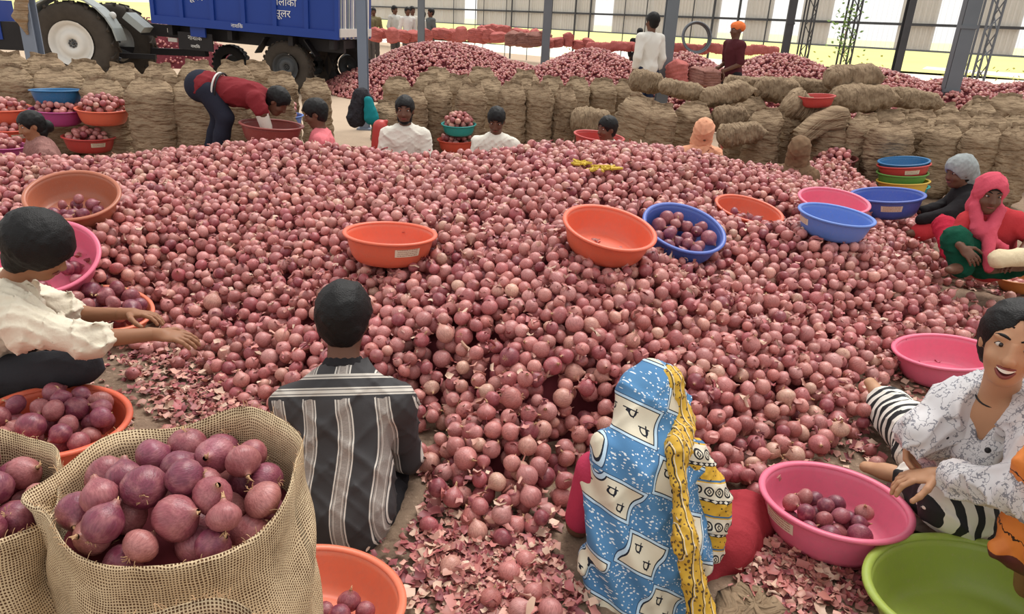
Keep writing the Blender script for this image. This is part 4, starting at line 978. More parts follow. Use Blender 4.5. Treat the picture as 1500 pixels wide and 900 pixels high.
person('worker in a black and grey striped shirt squatting with his back to the camera', J, (0.05, 1, -0.12), (0, 0.12, 1), 1.0, 'deep', 0.012, hs=1.0,
       wear=[('shirt', tp, m_striped(), 0.008, dict(disp=wr, attrs={'lat': ('FLOAT', latA), 'yoke': ('FLOAT', yokeA)})), ('shirt_collar', coll, cloth('black_cloth_material', (44, 42, 44)), 0.006), ('trousers', pants, cloth('black_trouser_material', (48, 47, 50)), 0.012, dict(disp=wrinkle(0.005, 30, 2)))],
       hair=hair_short(J['head'], head_frame((0.05, 1, -0.12), (0, 0.12, 1)), 1.0, 0.018, -0.05, 0.003), hands=[hand_prims(J['wrl'], (0.1, 1, -0.3), (0.3, 0, -1), 1, 1, 0.6), hand_prims(J['wrr'], (-0.1, 1, -0.3), (-0.3, 0, -1), -1, 1, 0.6)])
HOLE_AT.append((J['pel'].x, J['pel'].y + 0.16, 0.30)); HOLE_AT.append((J['knl'].x + 0.05, J['knl'].y, 0.12)); HOLE_AT.append((J['knr'].x, J['knr'].y, 0.12))
# ======== woman in a blue patterned sari, seen from behind
def tile(u, v, cell):
    a = (u / cell).frac() - 0.5; b = (v / cell).frac() - 0.5; return a, b
def m_sari():
    m, bs = mat_new('blue_sari_material'); u = E(attr('su')); v = E(attr('sv')); co = coords('Object')
    ca, sa = math.cos(0.42), math.sin(0.42); uu = u * ca - v * sa; vv = u * sa + v * ca
    cell = 0.112; a = (uu / cell).frac() - 0.5; b = (vv / (cell * 1.15)).frac() - 0.5
    ia = (uu / cell).floor(); ib = (vv / (cell * 1.15)).floor()
    chk = ((ia + ib) / 2.0).frac().gt(0.25)
    d = a.abs().max(b.abs()); light = 1 - chk
    sq = light * d.lt(0.46)
    base = mix(noise(co, 6, 2), srgb(70, 116, 160), srgb(96, 146, 190))
    fl = voro(comb(u, v, 0.0), 115, 'F1'); flw = noise(comb(u, v, 0.0), 18, 2)
    c = mix(fl.lt(0.30) * flw.gt(0.42), base, srgb(226, 232, 236))
    c = mix(light * d.gt(0.385) * d.lt(0.47), c, srgb(190, 214, 232))
    cream = mix(noise(co, 10, 2), srgb(206, 196, 172), srgb(232, 224, 204)); c = mix(light * d.lt(0.40), c, cream)
    c = mix(light * (d - 0.39).abs().lt(0.014), c, srgb(38, 42, 54)); c = mix(light * (d - 0.475).abs().lt(0.01), c, srgb(52, 72, 100))
    for (ox, oy) in ((-0.17, 0.14), (0.15, -0.17)):
        rr = E.op('SQRT', (a - ox) * (a - ox) * 1.6 + (b - oy) * (b - oy)); ring = (rr - 0.10).abs().lt(0.02) * ((b - oy).lt(0.06)); bar = ((b - oy - 0.055).abs().lt(0.016)) * ((a - ox).abs().lt(0.12)); dot_ = (((a - ox) - 0.05).abs().lt(0.014)) * ((b - oy).abs().lt(0.13))
        c = mix(light * ring.max(bar).max(dot_), c, srgb(34, 36, 46))
    setc(bs, c); bs.inputs['Roughness'].default_value = 0.8; bs.inputs['Specular IOR Level'].default_value = 0.2; bump(bs, noise(co, 200, 2), 0.15, 0.002); return m
def m_border():
    m, bs = mat_new('yellow_sari_border_material'); u = E(attr('su')); v = E(attr('sv')); co = coords('Object')
    q = (v / 0.12 + u * 1.5).frac(); c = mix(q.gt(0.52), srgb(214, 168, 52), srgb(226, 218, 198))
    a = (u / 0.036).frac() - 0.5; b = (v / 0.12 + u * 1.5).frac() - 0.76; rr = E.op('SQRT', a * a + b * b * 9.0)
    c = mix((rr - 0.36).abs().lt(0.07), c, srgb(30, 30, 36)); c = mix(((a.abs() + b.abs() * 2.0) - 0.14).abs().lt(0.05), c, srgb(34, 34, 40))
    dm = ((u / 0.022).frac() - 0.5).abs() + ((q - 0.5).abs() * 9.0); c = mix((q - 0.5).abs().lt(0.05), c, srgb(28, 30, 40)); c = mix(dm.lt(0.4), c, srgb(232, 228, 214))
    sq = voro(comb(u, v, 0.0), 70); c = mix(sq.lt(0.2) * q.lt(0.45), c, srgb(70, 56, 40)); c = mix((q - 0.06).abs().lt(0.025), c, srgb(60, 110, 156))
    setc(bs, c); bs.inputs['Roughness'].default_value = 0.8; return m
def m_yellow():
    m, bs = mat_new('yellow_border_material'); u = E(attr('su')); v = E(attr('sv')); co = coords('Object')
    c = mix(noise(co, 8, 2), srgb(190, 144, 40), srgb(218, 178, 64)); sq = voro(co, 75); c = mix(sq.lt(0.32), c, srgb(96, 72, 38)); l = (u / 0.028 - v * 0.6).frac(); c = mix((l - 0.5).abs().lt(0.05), c, srgb(40, 38, 40)); c = mix((l - 0.65).abs().lt(0.04), c, srgb(222, 212, 190)); setc(bs, c); bs.inputs['Roughness'].default_value = 0.8; return m
y0 = 1.92
J = dict(head=K(949, 590, y0 + 0.10), neck=K(948, 655, y0 + 0.02), shl=K(872, 690, y0), shr=K(1020, 690, y0), pel=K(950, 850, y0 - 0.16), ell=K(848, 768, y0 + 0.06), elr=K(1040, 770, y0 + 0.10), wrl=K(866, 730, y0 + 0.36), wrr=K(1010, 700, y0 + 0.40),
         hipl=K(915, 868, y0 - 0.08), hipr=K(990, 868, y0 - 0.08), knl=K(862, 800, y0 + 0.30), knr=K(1088, 762, y0 + 0.20), anl=K(915, 860, y0 + 0.3), anr=K(1072, 868, y0 + 0.02), tor=K(1090, 862, y0 + 0.16))
lat, sp, fw = axes(J); fr = head_frame((-0.1, 1, -0.25), (0.02, 0.2, 1)); hc = J['head']
drape = [ell(hc + Vector((0, -0.02, 0.03)), (0.098, 0.12, 0.112), None, 0.03), ecap(hc + Vector((0, -0.06, -0.02)), K(945, 690, y0 - 0.06), 0.085, 0.12, lat, 1.25, 0.05), ecap(K(945, 680, y0 - 0.04), K(946, 800, y0 - 0.14), 0.125, 0.14, lat, 1.32, 0.05), ecap(K(946, 790, y0 - 0.12), K(944, 930, y0 - 0.20), 0.145, 0.17, lat, 1.25, 0.05),
         cap(K(952, 668, y0 - 0.02), K(878, 694, y0), 0.07, 0.062, 0.04), cap(K(952, 668, y0 - 0.02), K(1014, 690, y0), 0.07, 0.055, 0.04)]
folds = lambda P: 0.010 * np.sin(P[..., 0] * 60 + 9 * np.sin(P[..., 2] * 3) + P[..., 2] * 10) * np.clip((0.75 - P[..., 2]) * 2.2, 0.1, 1) + wrinkle(0.009, 20, 8)(P)
su = lambda V: (V[:, 0] - hc.x) + 0.35 * np.clip(V[:, 1] - y0, -1, 1); sv = lambda V: V[:, 2] * 1.05 + 0.3 * (V[:, 1] - y0)
bord = [ecap(hc + Vector((0.045, -0.03, 0.085)), hc + Vector((0.092, -0.055, -0.02)), 0.05, 0.04, fw, 1.4, 0.03), ecap(hc + Vector((0.092, -0.055, -0.02)), K(992, 660, y0 - 0.12), 0.04, 0.04, fw, 1.3, 0.03), ecap(K(988, 650, y0 - 0.13), K(1004, 800, y0 - 0.30), 0.02, 0.026, fw, 1.5, 0.03), cap(K(1004, 790, y0 - 0.30), K(1028, 905, y0 - 0.36), 0.028, 0.04, 0.03),
        ecap(K(1010, 668, y0 - 0.06), K(1036, 735, y0 - 0.06), 0.055, 0.07, lat, 1.05, 0.04), ecap(K(1032, 735, y0 - 0.06), K(1038, 800, y0 - 0.10), 0.066, 0.05, lat, 1.0, 0.03)]
redc = cloth('red_kurta_material', (158, 54, 62)); pinks = cloth('pink_sleeve_material', (186, 62, 90))
sleeve = arm_prims(J, 0.95, 'l', 0.86, 0.014); knees = leg_prims(J, 1.3, 'r', 1.95, 0.026) + [cap(K(1060, 800, y0), K(1092, 765, y0 + 0.16), 0.10, 0.08, 0.05)] + leg_prims(J, 1.0, 'l', 1.9, 0.02)
person('woman in a blue and cream patterned sari squatting with her back to the camera', J, (-0.1, 1, -0.25), (0.02, 0.2, 1), 0.95, 'deep', 0.012,
       wear=[('sari', drape, m_sari(), 0.008, dict(disp=folds, attrs={'su': ('FLOAT', su), 'sv': ('FLOAT', sv)}, label='blue sari cloth with cream squares and white florets')), ('sari_border', bord[:4], m_yellow(), 0.008, dict(disp=wrinkle(0.007, 40, 4), attrs={'su': ('FLOAT', su), 'sv': ('FLOAT', sv)}, label='narrow yellow printed sari border')), ('sari_end', bord[4:], m_border(), 0.008, dict(disp=wrinkle(0.007, 40, 4), attrs={'su': ('FLOAT', su), 'sv': ('FLOAT', sv)}, label='yellow, white and black printed sari end')), ('sleeve', sleeve, pinks, 0.008), ('trousers', knees, redc, 0.010, dict(disp=wrinkle(0.007, 32, 6)))],
       hands=[hand_prims(J['wrl'], (0.1, 1, -0.2), (0.2, 0, -1), 1, 0.92, 0.6), hand_prims(J['wrr'], (-0.1, 1, -0.2), (-0.2, 0, -1), -1, 0.92, 0.6)])
HOLE_AT.append((J['pel'].x, J['pel'].y + 0.14, 0.33)); HOLE_AT.append((J['knr'].x, J['knr'].y - 0.02, 0.14)); HOLE_AT.append((J['knl'].x, J['knl'].y, 0.13))
# ======== worker in a cream shirt at the left, reaching into the heap
y0 = 2.62
J = dict(head=K(56, 366, y0 - 0.05), neck=K(10, 424, y0 - 0.04), shl=K(30, 436, y0 + 0.16), shr=K(40, 478, y0 - 0.2), pel=K(-62, 545, y0), ell=K(118, 462, y0 + 0.22), elr=K(128, 498, y0 - 0.22), wrl=K(184, 460, y0 + 0.2), wrr=K(226, 490, y0 - 0.12),
         hipl=K(-55, 545, y0 + 0.1), hipr=K(-55, 560, y0 - 0.1), knl=K(66, 478, y0 + 0.26), anl=K(115, 520, y0 + 0.10), tol=K(140, 520, y0 + 0.05), knr=K(122, 535, y0 - 0.12), anr=K(10, 575, y0 + 0.05))
hf, hu = (0.9, 0.05, -0.52), (0.45, -0.1, 0.9)
sh = torso_prims(J, 1.0, 0.02) + [cap(J['neck'], J['shr'], 0.075, 0.07, 0.04)]
sh += arm_prims(J, 1.05, 'r', 1.12, 0.022) + arm_prims(J, 1.05, 'l', 0.85, 0.02)
pn = leg_prims(J, 0.95, 'r', 2.0, 0.012) + leg_prims(J, 0.95, 'l', 1.9, 0.012)
cream = cloth('cream_shirt_material', (222, 212, 192), 0.07)
person('worker in a cream shirt kneeling at the left and reaching both arms into the heap', J, hf, hu, 0.95, 'brown', 0.011, hs=1.0,
       wear=[('shirt', sh, cream, 0.009, dict(disp=wrinkle(0.015, 25, 12))), ('trousers', pn, cloth('charcoal_trouser_material', (52, 52, 56)), 0.012, dict(disp=wrinkle(0.005, 28, 9)))],
       hair=(hair_short(J['head'], head_frame(hf, hu), 1.0, 0.034, -0.16, 0.016)[0], [ell(J['head'] + head_frame(hf, hu)[1] * 0.12 - head_frame(hf, hu)[2] * 0.07, (0.08, 0.075, 0.10), head_frame(hf, hu))]), face=dict(mouth='closed'),
       hands=[hand_prims(J['wrl'], (1, 0.05, 0.02), (0.1, -0.2, -1), -1, 1.0, 0.55), hand_prims(J['wrr'], (1, 0.12, -0.1), (0.0, 0.1, -1), 1, 1.0, 0.5)])
HOLE_AT.append((J['wrr'].x - 0.05, J['wrr'].y, 0.06))
# ======== laughing woman at the right
def m_scribble():
    m, b = mat_new('white_printed_shirt_material'); co = coords('Object')
    w1 = noise(co, 20, 3, 0.6); l1 = (w1 - 0.5).abs().lt(0.016); w2 = noise(co, 42, 2, 0.5); l2 = (w2 - 0.52).abs().lt(0.012); n3 = noise(co, 4, 2)
    c = mix(n3, srgb(190, 190, 196), srgb(226, 222, 220)); c = mix(ramp01(noise(co, 9, 2), 0.55, 0.7) * 0.3, c, srgb(196, 176, 170))
    c = mix((l1.max(l2 * n3.gt(0.48))) * 0.75, c, srgb(92, 94, 108)); setc(b, c); b.inputs['Roughness'].default_value = 0.75; return m
def m_zebra():
    m, b = mat_new('black_white_striped_material'); t = E(attr('along')); co = coords('Object')
    q = ((t + (noise(co, 9, 2) - 0.5) * 0.03) / 0.052).frac(); setc(b, mix(q.lt(0.46), srgb(226, 222, 212), srgb(30, 31, 34))); b.inputs['Roughness'].default_value = 0.8; return m
M_SCR = m_scribble()
y0 = 2.02
J = dict(head=K(1482, 508, 1.86), neck=K(1462, 586, 1.93), shr=K(1402, 606, 2.0), shl=K(1528, 622, 1.78), pel=K(1462, 760, 2.0), elr=K(1345, 700, 2.12), wrr=K(1344, 640, 2.16), ell=K(1505, 725, 1.62), wrl=K(1380, 696, 1.86),
         hipr=K(1430, 735, 2.1), knr=K(1318, 640, 2.42), anr=K(1284, 578, 3.0), tor=K(1272, 545, 3.06), hipl=K(1452, 770, 1.98), knl=K(1405, 735, 1.92), anl=K(1330, 700, 2.28), tol=K(1268, 684, 2.42))
J['knr'] = K(1352, 652, 2.42); J['anr'] = K(1300, 596, 2.80); J['tor'] = K(1274, 560, 2.90)
hf, hu = (-0.52, -0.78, 0.06), (0.06, 0.05, 1)
fr = head_frame(hf, hu); lat, sp, fw = axes(J)
sh = torso_prims(J, 0.84, 0.034) + arm_prims(J, 0.95, 'l', 1.78, 0.026)
J2 = dict(J); J2['elr'] = K(1380, 662, 2.08); J2['wrr'] = K(1351, 628, 1.97); J['elr'] = J2['elr']; J['wrr'] = J2['wrr']
sh += arm_prims(J, 0.95, 'r', 1.85, 0.026) + [cap(J['shr'].lerp(J['elr'], 0.5), J['wrr'] + Vector((-0.008, 0, -0.022)), 0.075, 0.064, 0.04)]
nkc = J['neck']
vneck = [cap(nkc + fw * 0.07 + sp * 0.06, nkc - sp * 0.17 + fw * 0.15, 0.068, 0.012)]
lapels = [ecap(nkc + lat * sg * 0.068 + fw * 0.02 + sp * 0.02, nkc + lat * sg * 0.03 - sp * 0.15 + fw * 0.135, 0.016, 0.02, lat, 1.8, 0.02) for sg in (-1, 1)] + [ecap(nkc - lat * 0.06 - fw * 0.05 + sp * 0.03, nkc + lat * 0.06 - fw * 0.05 + sp * 0.03, 0.02, 0.02, sp, 1.5, 0.02)]
pn = leg_prims(J, 1.2, 'r', 1.92, 0.036) + leg_prims(J, 1.15, 'l', 1.72, 0.034) + [ell(J['pel'], (0.16, 0.14, 0.11), None, 0.05), ell(J['knl'] + Vector((0.02, 0.0, 0.0)), (0.13, 0.10, 0.085), None, 0.05)]
al0 = along([(J['hipr'], J['knr']), (J['knr'], J['anr'])]); sp_x = (J['knl'].x + J['anl'].x) / 2
def al(V):
    d1 = np.min([np.linalg.norm(V - np.array(J[k]), axis=1) for k in ('knl', 'hipl', 'anl')], 0); d2 = np.min([np.linalg.norm(V - np.array(J[k]), axis=1) for k in ('knr', 'anr')], 0)
    return np.where(d1 < d2 * 0.9, V[:, 0] * 1.0 + V[:, 1] * 0.2 + 0.25 * V[:, 2], al0(V))
q = lambda x, y, z: J['head'] + fr[0] * x + fr[1] * y + fr[2] * z
hp = [ell(q(0, -0.026, 0.042), (0.089, 0.099, 0.093), fr, 0.02), ell(q(0, -0.055, -0.02), (0.078, 0.06, 0.08), fr, 0.03), ell(q(0.0, -0.11, -0.02), (0.05, 0.045, 0.05), fr, 0.03)]
hsb = [ell(q(0, 0.105, -0.03), (0.074, 0.108, 0.104), fr), ell(q(0, 0.09, 0.07), (0.008, 0.06, 0.04), fr)]
lw = person('laughing woman in a white printed shirt and striped trousers seated at the right', J, hf, hu, 0.9, 'fair', 0.010, hs=0.94,
       wear=[('shirt', sh, M_SCR, 0.007, dict(disp=wrinkle(0.014, 24, 21), subs=vneck)), ('collar', lapels, M_SCR, 0.007), ('trousers', pn, m_zebra(), 0.008, dict(disp=wrinkle(0.009, 24, 22), attrs={'along': ('FLOAT', al)}, label='loose trousers with black and white stripes'))],
       hair=(hp, hsb), face=dict(mouth='laugh', detail=True),
       hands=[hand_prims(J['wrr'], (-0.25, 0.05, -0.9), (0.5, -0.5, -0.1), -1, 0.95, 1.0), hand_prims(J['wrl'], (-0.85, 0.25, -0.3), (0.1, -0.1, -1), 1, 0.95, 0.7)])
MB().tube([nkc - lw.location + (lat * math.cos(a) * 0.058 + fw * math.sin(a) * 0.056) + sp * (0.035 - 0.02 * math.sin(a)) for a in np.linspace(0, 6.28, 28, endpoint=False)], 0.0028, 6, True).build('necklace', M_BLACK, lw, True)
for p_, nrm in ((J['wrl'], (J['wrl'] - J['ell']).normalized()),):
    for k in range(2):
        cc = p_ - nrm * (0.012 + 0.014 * k) - lw.location; uu = nrm.orthogonal().normalized(); vv = nrm.cross(uu); MB().tube([cc + (uu * math.cos(a) + vv * math.sin(a)) * 0.031 for a in np.linspace(0, 6.28, 22, endpoint=False)], 0.0022, 5, True).build('bangle', M_GOLD, lw, True)
for (px, py, yy) in ((1386, 640, 1.93), (1447, 660, 1.83)):
    pt = K(px, py, yy) - lw.location
    MB().ball(pt, 0.009, 10, 6).build('button', M_BLACK, lw, True)
# grey cloth she sits on
def ground_sheet(name, pts, mat, label, cat, h=0.02, seed=0):
    r = random.Random(seed); c = sum((at_z(*p_, 0.0) for p_ in pts), Vector()) / len(pts); n = 28; ring = []
    out = [at_z(*p_, 0.0) for p_ in pts]; V = [c + Vector((0, 0, h * 1.2))]; Fq = []
    m_ = len(out) * 4
    for k_ in range(1, 5):
        for i in range(m_):
            a = out[i // 4]; b_ = out[(i // 4 + 1) % len(out)]; e = a.lerp(b_, (i % 4) / 4.0); p_ = c.lerp(e, k_ / 4.0); p_.z = 0.006 + (h * (0.5 + 0.5 * math.sin(i * 1.7 + k_ * 2.1 + seed)) if k_ < 4 else 0.002); V.append(p_)
    for i in range(m_):
        Fq.append((0, 1 + i, 1 + (i + 1) % m_))
        for k_ in range(3): a = 1 + k_ * m_; Fq.append((a + i, a + m_ + i, a + m_ + (i + 1) % m_, a + (i + 1) % m_))
    me = bpy.data.meshes.new(name); me.from_pydata([tuple(v - Vector((c.x, c.y, 0))) for v in V], [], Fq); me.polygons.foreach_set('use_smooth', [True] * len(me.polygons))
    o = link(name, me, None, mat); o.location = (c.x, c.y, 0); md = o.modifiers.new('thickness', 'SOLIDIFY'); md.thickness = 0.006; return tag(o, label, cat)
ground_sheet('seat_cloth', ((1322, 742), (1372, 720), (1440, 800), (1400, 800), (1330, 778)), cloth('grey_sheet_material', (170, 158, 146)), 'pale grey cloth spread under the laughing woman', 'cloth', 0.02, 2)
ground_sheet('empty_sack', ((1050, 872), (1085, 858), (1120, 872), (1160, 905), (1150, 960), (1040, 960)), M_JUTE, 'flat empty jute sack on the ground beside the sari woman', 'sack', 0.04, 3)
# ======== person in an orange and maroon sari cut by the right edge
def m_osari():
    m, b = mat_new('orange_maroon_sari_material'); t = E(attr('along')); co = coords('Object'); x, y, z = sep(co)
    zig = (t / 0.07 + (noise(co, 60, 2) - 0.5) * 0.5).frac(); c = mix(noise(co, 7, 3), srgb(206, 112, 44), srgb(236, 146, 66)); c = mix(zig.lt(0.09), c, srgb(40, 18, 18)); c = mix(t.lt(0.02), c, mix(noise(co, 20, 2), srgb(58, 22, 28), srgb(112, 40, 44)))
    setc(b, c); b.inputs['Roughness'].default_value = 0.6; return m
y0 = 1.5
J = dict(head=K(1720, 520, 1.42), neck=K(1690, 610, 1.40), shl=K(1640, 640, 1.52), shr=K(1740, 660, 1.3), pel=K(1660, 880, 1.36), ell=K(1580, 740, 1.62), wrl=K(1560, 800, 1.78), elr=K(1700, 800, 1.3), wrr=K(1640, 840, 1.5), hipl=K(1640, 890, 1.42), hipr=K(1680, 900, 1.3), knl=K(1535, 720, 1.62), anl=K(1500, 905, 1.72), tol=K(1470, 905, 1.80), knr=K(1620, 860, 1.5), anr=K(1600, 960, 1.5))
lat, sp, fw = axes(J); k0 = K(1452, 812, 1.66)
dr = [ecap(K(1530, 690, 1.62), K(1492, 806, 1.64), 0.05, 0.055, (0, 1, 0), 1.3, 0.04), cap(K(1462, 806, 1.63), K(1540, 830, 1.62), 0.026, 0.03, 0.03), cap(K(1535, 690, 1.6), K(1650, 660, 1.45), 0.07, 0.09, 0.05), ecap(J['neck'], J['pel'], 0.15, 0.2, lat, 1.2, 0.05), cap(J['pel'], K(1530, 815, 1.6), 0.17, 0.06, 0.05)]
al = lambda V: V[:, 2] - k0.z - 0.035 + 0.02 * np.sin(V[:, 0] * 20)
person('person in an orange and maroon sari cut off at the right edge', J, (-0.6, 0.6, -0.2), (0, 0, 1), 0.95, 'brown', 0.016, wear=[('sari', dr, m_osari(), 0.010, dict(disp=wrinkle(0.006, 30, 31), attrs={'along': ('FLOAT', al)}))], hair=hair_short(J['head'], head_frame((-0.6, 0.6, -0.2), (0, 0, 1)), 1.0))
# ======== woman in a pink veil and red top at the right
y0 = 4.55
J = dict(head=K(1449, 287, y0), neck=K(1450, 312, y0 + 0.03), shr=K(1418, 325, y0 + 0.03), shl=K(1486, 325, y0 + 0.02), pel=K(1455, 385, y0 + 0.16), elr=K(1398, 352, y0 - 0.05), wrr=K(1404, 358, y0 - 0.12), ell=K(1512, 350, y0 - 0.05), wrl=K(1490, 378, y0 - 0.2), hipr=K(1440, 388, y0 + 0.1), knr=K(1400, 352, y0 - 0.1), anr=K(1408, 392, y0 - 0.16), tor=K(1390, 396, y0 - 0.26), hipl=K(1470, 388, y0 + 0.1), knl=K(1520, 380, y0 - 0.12), anl=K(1450, 394, y0 - 0.2))
J['elr'] = K(1400, 348, y0 - 0.02); J['wrr'] = K(1408, 362, y0 - 0.2)
hf, hu = (-0.25, -0.95, -0.1), (0, 0, 1); fr = head_frame(hf, hu); lat, sp, fw = axes(J); hc = J['head']; q = lambda x, y, z: hc + fr[0] * x + fr[1] * y + fr[2] * z
pv = cloth('pink_veil_material', (204, 84, 102), 0.1); rt = cloth('red_top_material', (186, 58, 64)); gk = cloth('dark_green_skirt_material', (22, 76, 58), 0.3, 20)
veil = [ell(q(0, -0.02, 0.04), (0.095, 0.11, 0.105), fr, 0.03), ell(q(0, -0.04, -0.08), (0.10, 0.075, 0.11), fr, 0.04), cap(q(-0.07, 0.03, -0.07), q(-0.03, 0.11, -0.20), 0.035, 0.04, 0.03), cap(q(0.07, 0.03, -0.07), q(0.03, 0.11, -0.20), 0.035, 0.04, 0.03), cap(q(-0.02, 0.11, -0.19), K(1448, 392, y0 - 0.24), 0.042, 0.03, 0.03), cap(q(0.04, 0.1, -0.2), K(1470, 365, y0 - 0.12), 0.04, 0.03, 0.03)]
vs_ = [ell(q(0, 0.11, -0.02), (0.066, 0.09, 0.095), fr)]
top_ = torso_prims(J, 0.92, 0.014) + arm_prims(J, 0.95, 'r', 0.8, 0.014) + arm_prims(J, 0.95, 'l', 0.8, 0.014)
skirt = [cap(J['hipr'], J['knr'], 0.1, 0.075, 0.05), cap(J['knr'], J['anr'], 0.075, 0.07, 0.05), cap(J['hipl'], J['knl'], 0.1, 0.08, 0.05), ell(K(1432, 370, y0 - 0.05), (0.12, 0.1, 0.1), None, 0.05)]
person('seated woman in a pink veil and red top facing the heap at the right', J, hf, hu, 0.92, 'deep', 0.014, wear=[('veil', veil, pv, 0.008, dict(subs=vs_, disp=wrinkle(0.005, 40, 41))), ('blouse', top_, rt, 0.010, dict(disp=wrinkle(0.004, 40, 42))), ('skirt', skirt, gk, 0.012, dict(disp=wrinkle(0.006, 40, 43)))], hair=hair_short(hc, fr, 0.95, 0.01), face=dict(mouth='closed'), hands=[hand_prims(J['wrr'], (0.4, -0.6, -0.4), (0.4, 0, -0.6), 1, 0.9, 0.6), hand_prims(J['wrl'], (-0.7, -0.4, -0.3), (0, 0, -1), -1, 0.9, 0.6)], hs=0.95)
HOLE_AT.append((J['pel'].x - 0.1, J['pel'].y - 0.2, 0.38))
# cream bundle and red cloths beside her
def bundle(name, prims, mat, label, cat, vox=0.012, disp=None):
    c = prims[0][1]; org = Vector((c.x, c.y, 0)); o = link(name, volume_mesh(name, prims, vox, origin=org, disp=disp), None, mat); o.location = org; return tag(o, label, cat)
bundle('cloth_roll', [cap(K(1462, 380, y0 - 0.32), K(1530, 374, y0 - 0.2), 0.055, 0.06)], cloth('cream_roll_material', (222, 204, 170)), 'cream rolled cloth lying by the knees of the pink veil woman', 'cloth', 0.012, wrinkle(0.006, 40, 50))
bundle('folded_cloth', [ecap(K(1384, 330, y0 + 0.35), K(1392, 372, y0 + 0.1), 0.07, 0.05, (0, 1, 0), 1.3)], cloth('crimson_cloth_material', (176, 40, 62), 0.3, 14), 'crimson cloth bundle left of the pink veil woman', 'cloth', 0.012, wrinkle(0.008, 40, 51))
# ======== woman in a grey headscarf
y0 = 5.5
J = dict(head=K(1404, 254, y0), neck=K(1412, 276, y0 + 0.02), shl=K(1400, 292, y0 + 0.16), shr=K(1416, 296, y0 - 0.16), pel=K(1420, 342, y0), elr=K(1385, 316, y0 - 0.22), wrr=K(1346, 322, y0 - 0.2), ell=K(1380, 304, y0 + 0.2), wrl=K(1348, 310, y0 + 0.1), hipl=K(1415, 344, y0 + 0.1), hipr=K(1415, 346, y0 - 0.1), knl=K(1370, 322, y0 + 0.1), knr=K(1368, 330, y0 - 0.16), anr=K(1345, 342, y0 - 0.2), tor=K(1330, 342, y0 - 0.2))
hf, hu = (-0.95, -0.2, -0.2), (-0.1, 0, 1); fr = head_frame(hf, hu); hc = J['head']; q = lambda x, y, z: hc + fr[0] * x + fr[1] * y + fr[2] * z
gs = simple('grey_print_scarf_material', srgb(150, 156, 156), 0.85, 0.1, 0.35, 45); blk = cloth('black_blouse_material', (38, 36, 38))
veil = [ell(q(0, -0.02, 0.045), (0.1, 0.115, 0.1), fr, 0.03), ell(q(0, -0.09, -0.03), (0.08, 0.06, 0.09), fr, 0.04)]
person('seated woman in a grey printed headscarf and black blouse in profile', J, hf, hu, 0.92, 'deep', 0.014, wear=[('headscarf', veil, gs, 0.009, dict(subs=[ell(q(0, 0.12, -0.05), (0.09, 0.11, 0.1), fr)], disp=wrinkle(0.004, 50, 61))), ('blouse', torso_prims(J, 0.95, 0.016) + arm_prims(J, 0.95, 'r', 1.9, 0.016) + arm_prims(J, 0.95, 'l', 1.9, 0.016), blk, 0.012, dict(disp=wrinkle(0.004, 40, 62))), ('skirt', leg_prims(J, 1, 'r', 1.9, 0.02) + leg_prims(J, 1, 'l', 1.5, 0.02), rt, 0.014)], face=dict(mouth='closed'), hair=hair_short(hc, fr, 0.95, 0.008))
HOLE_AT.append((J['pel'].x - 0.1, J['pel'].y, 0.35))
# ======== seated workers behind the heap
def seated(label, px, head_py, y, hf, shirt, hu=(0, 0, 1), s=1.0, skin='deep', sleeve=0.8, sitz=None, face=None, hairy=True, extra=None, arms=None, vox=0.018, back=0.0, top=0.016):
    h = K(px, head_py, y); dv = Vector((hf[0], hf[1], 0)).normalized(); lt = Vector((dv.y, -dv.x, 0))   # right-hand side
    J = dict(head=h); J['neck'] = h - Vector((0, 0, 0.14 * s)) - dv * 0.035; J['shr'] = J['neck'] + lt * 0.165 * s - Vector((0, 0, 0.085)); J['shl'] = J['neck'] - lt * 0.165 * s - Vector((0, 0, 0.085))
    J['pel'] = Vector((h.x, h.y, max(0.12, h.z - 0.66 * s))) - dv * (0.08 + back)
    for sd, sg in (('r', 1), ('l', -1)):
        J['el' + sd] = J['sh' + sd] + lt * sg * 0.06 - Vector((0, 0, 0.24 * s)) + dv * 0.06; J['wr' + sd] = J['el' + sd] + dv * 0.2 - lt * sg * 0.08 + Vector((0, 0, 0.02))
        J['hip' + sd] = J['pel'] + lt * sg * 0.09; J['kn' + sd] = J['pel'] + lt * sg * 0.3 + dv * 0.26 + Vector((0, 0, 0.12)); J['an' + sd] = Vector((J['pel'].x, J['pel'].y, 0.05)) + dv * 0.34 + lt * sg * 0.08
    if arms: J.update(arms)
    fr = head_frame(hf, hu); wear = [('shirt', torso_prims(J, s, 0.016) + arm_prims(J, s, 'r', sleeve, 0.018) + arm_prims(J, s, 'l', sleeve, 0.018), shirt, 0.010, dict(disp=wrinkle(0.008, 34, int(px)))), ('trousers', leg_prims(J, s, 'r', 1.9, 0.014) + leg_prims(J, s, 'l', 1.9, 0.014), cloth('dark_trouser_material', (56, 54, 60)), 0.016)]
    if extra: wear += extra(J, fr)
    return person(label, J, hf, hu, s, skin, vox, wear=wear, hair=hair_short(h, fr, s, top) if hairy else None, face=face, hands=[hand_prims(J['wr' + sd], dv - lt * sg * 0.4, (0, 0, -1), -sg, s, 0.6) for sd, sg in (('r', 1), ('l', -1))])
whT = cloth('white_tshirt_material', (228, 224, 212), 0.06)
def beard(J, fr):
    hr, hf_, hu_ = fr; q = lambda x, y, z: J['head'] + hr * x + hf_ * y + hu_ * z
    return [('beard', [ell(q(0, 0.05, -0.088), (0.045, 0.038, 0.032), fr, 0.02), ell(q(0.056, 0.02, -0.06), (0.014, 0.03, 0.045), fr, 0.02), ell(q(-0.056, 0.02, -0.06), (0.014, 0.03, 0.045), fr, 0.02), ell(q(0, 0.088, -0.043), (0.026, 0.008, 0.006), fr, 0.006)], M_HAIR, 0.007)]
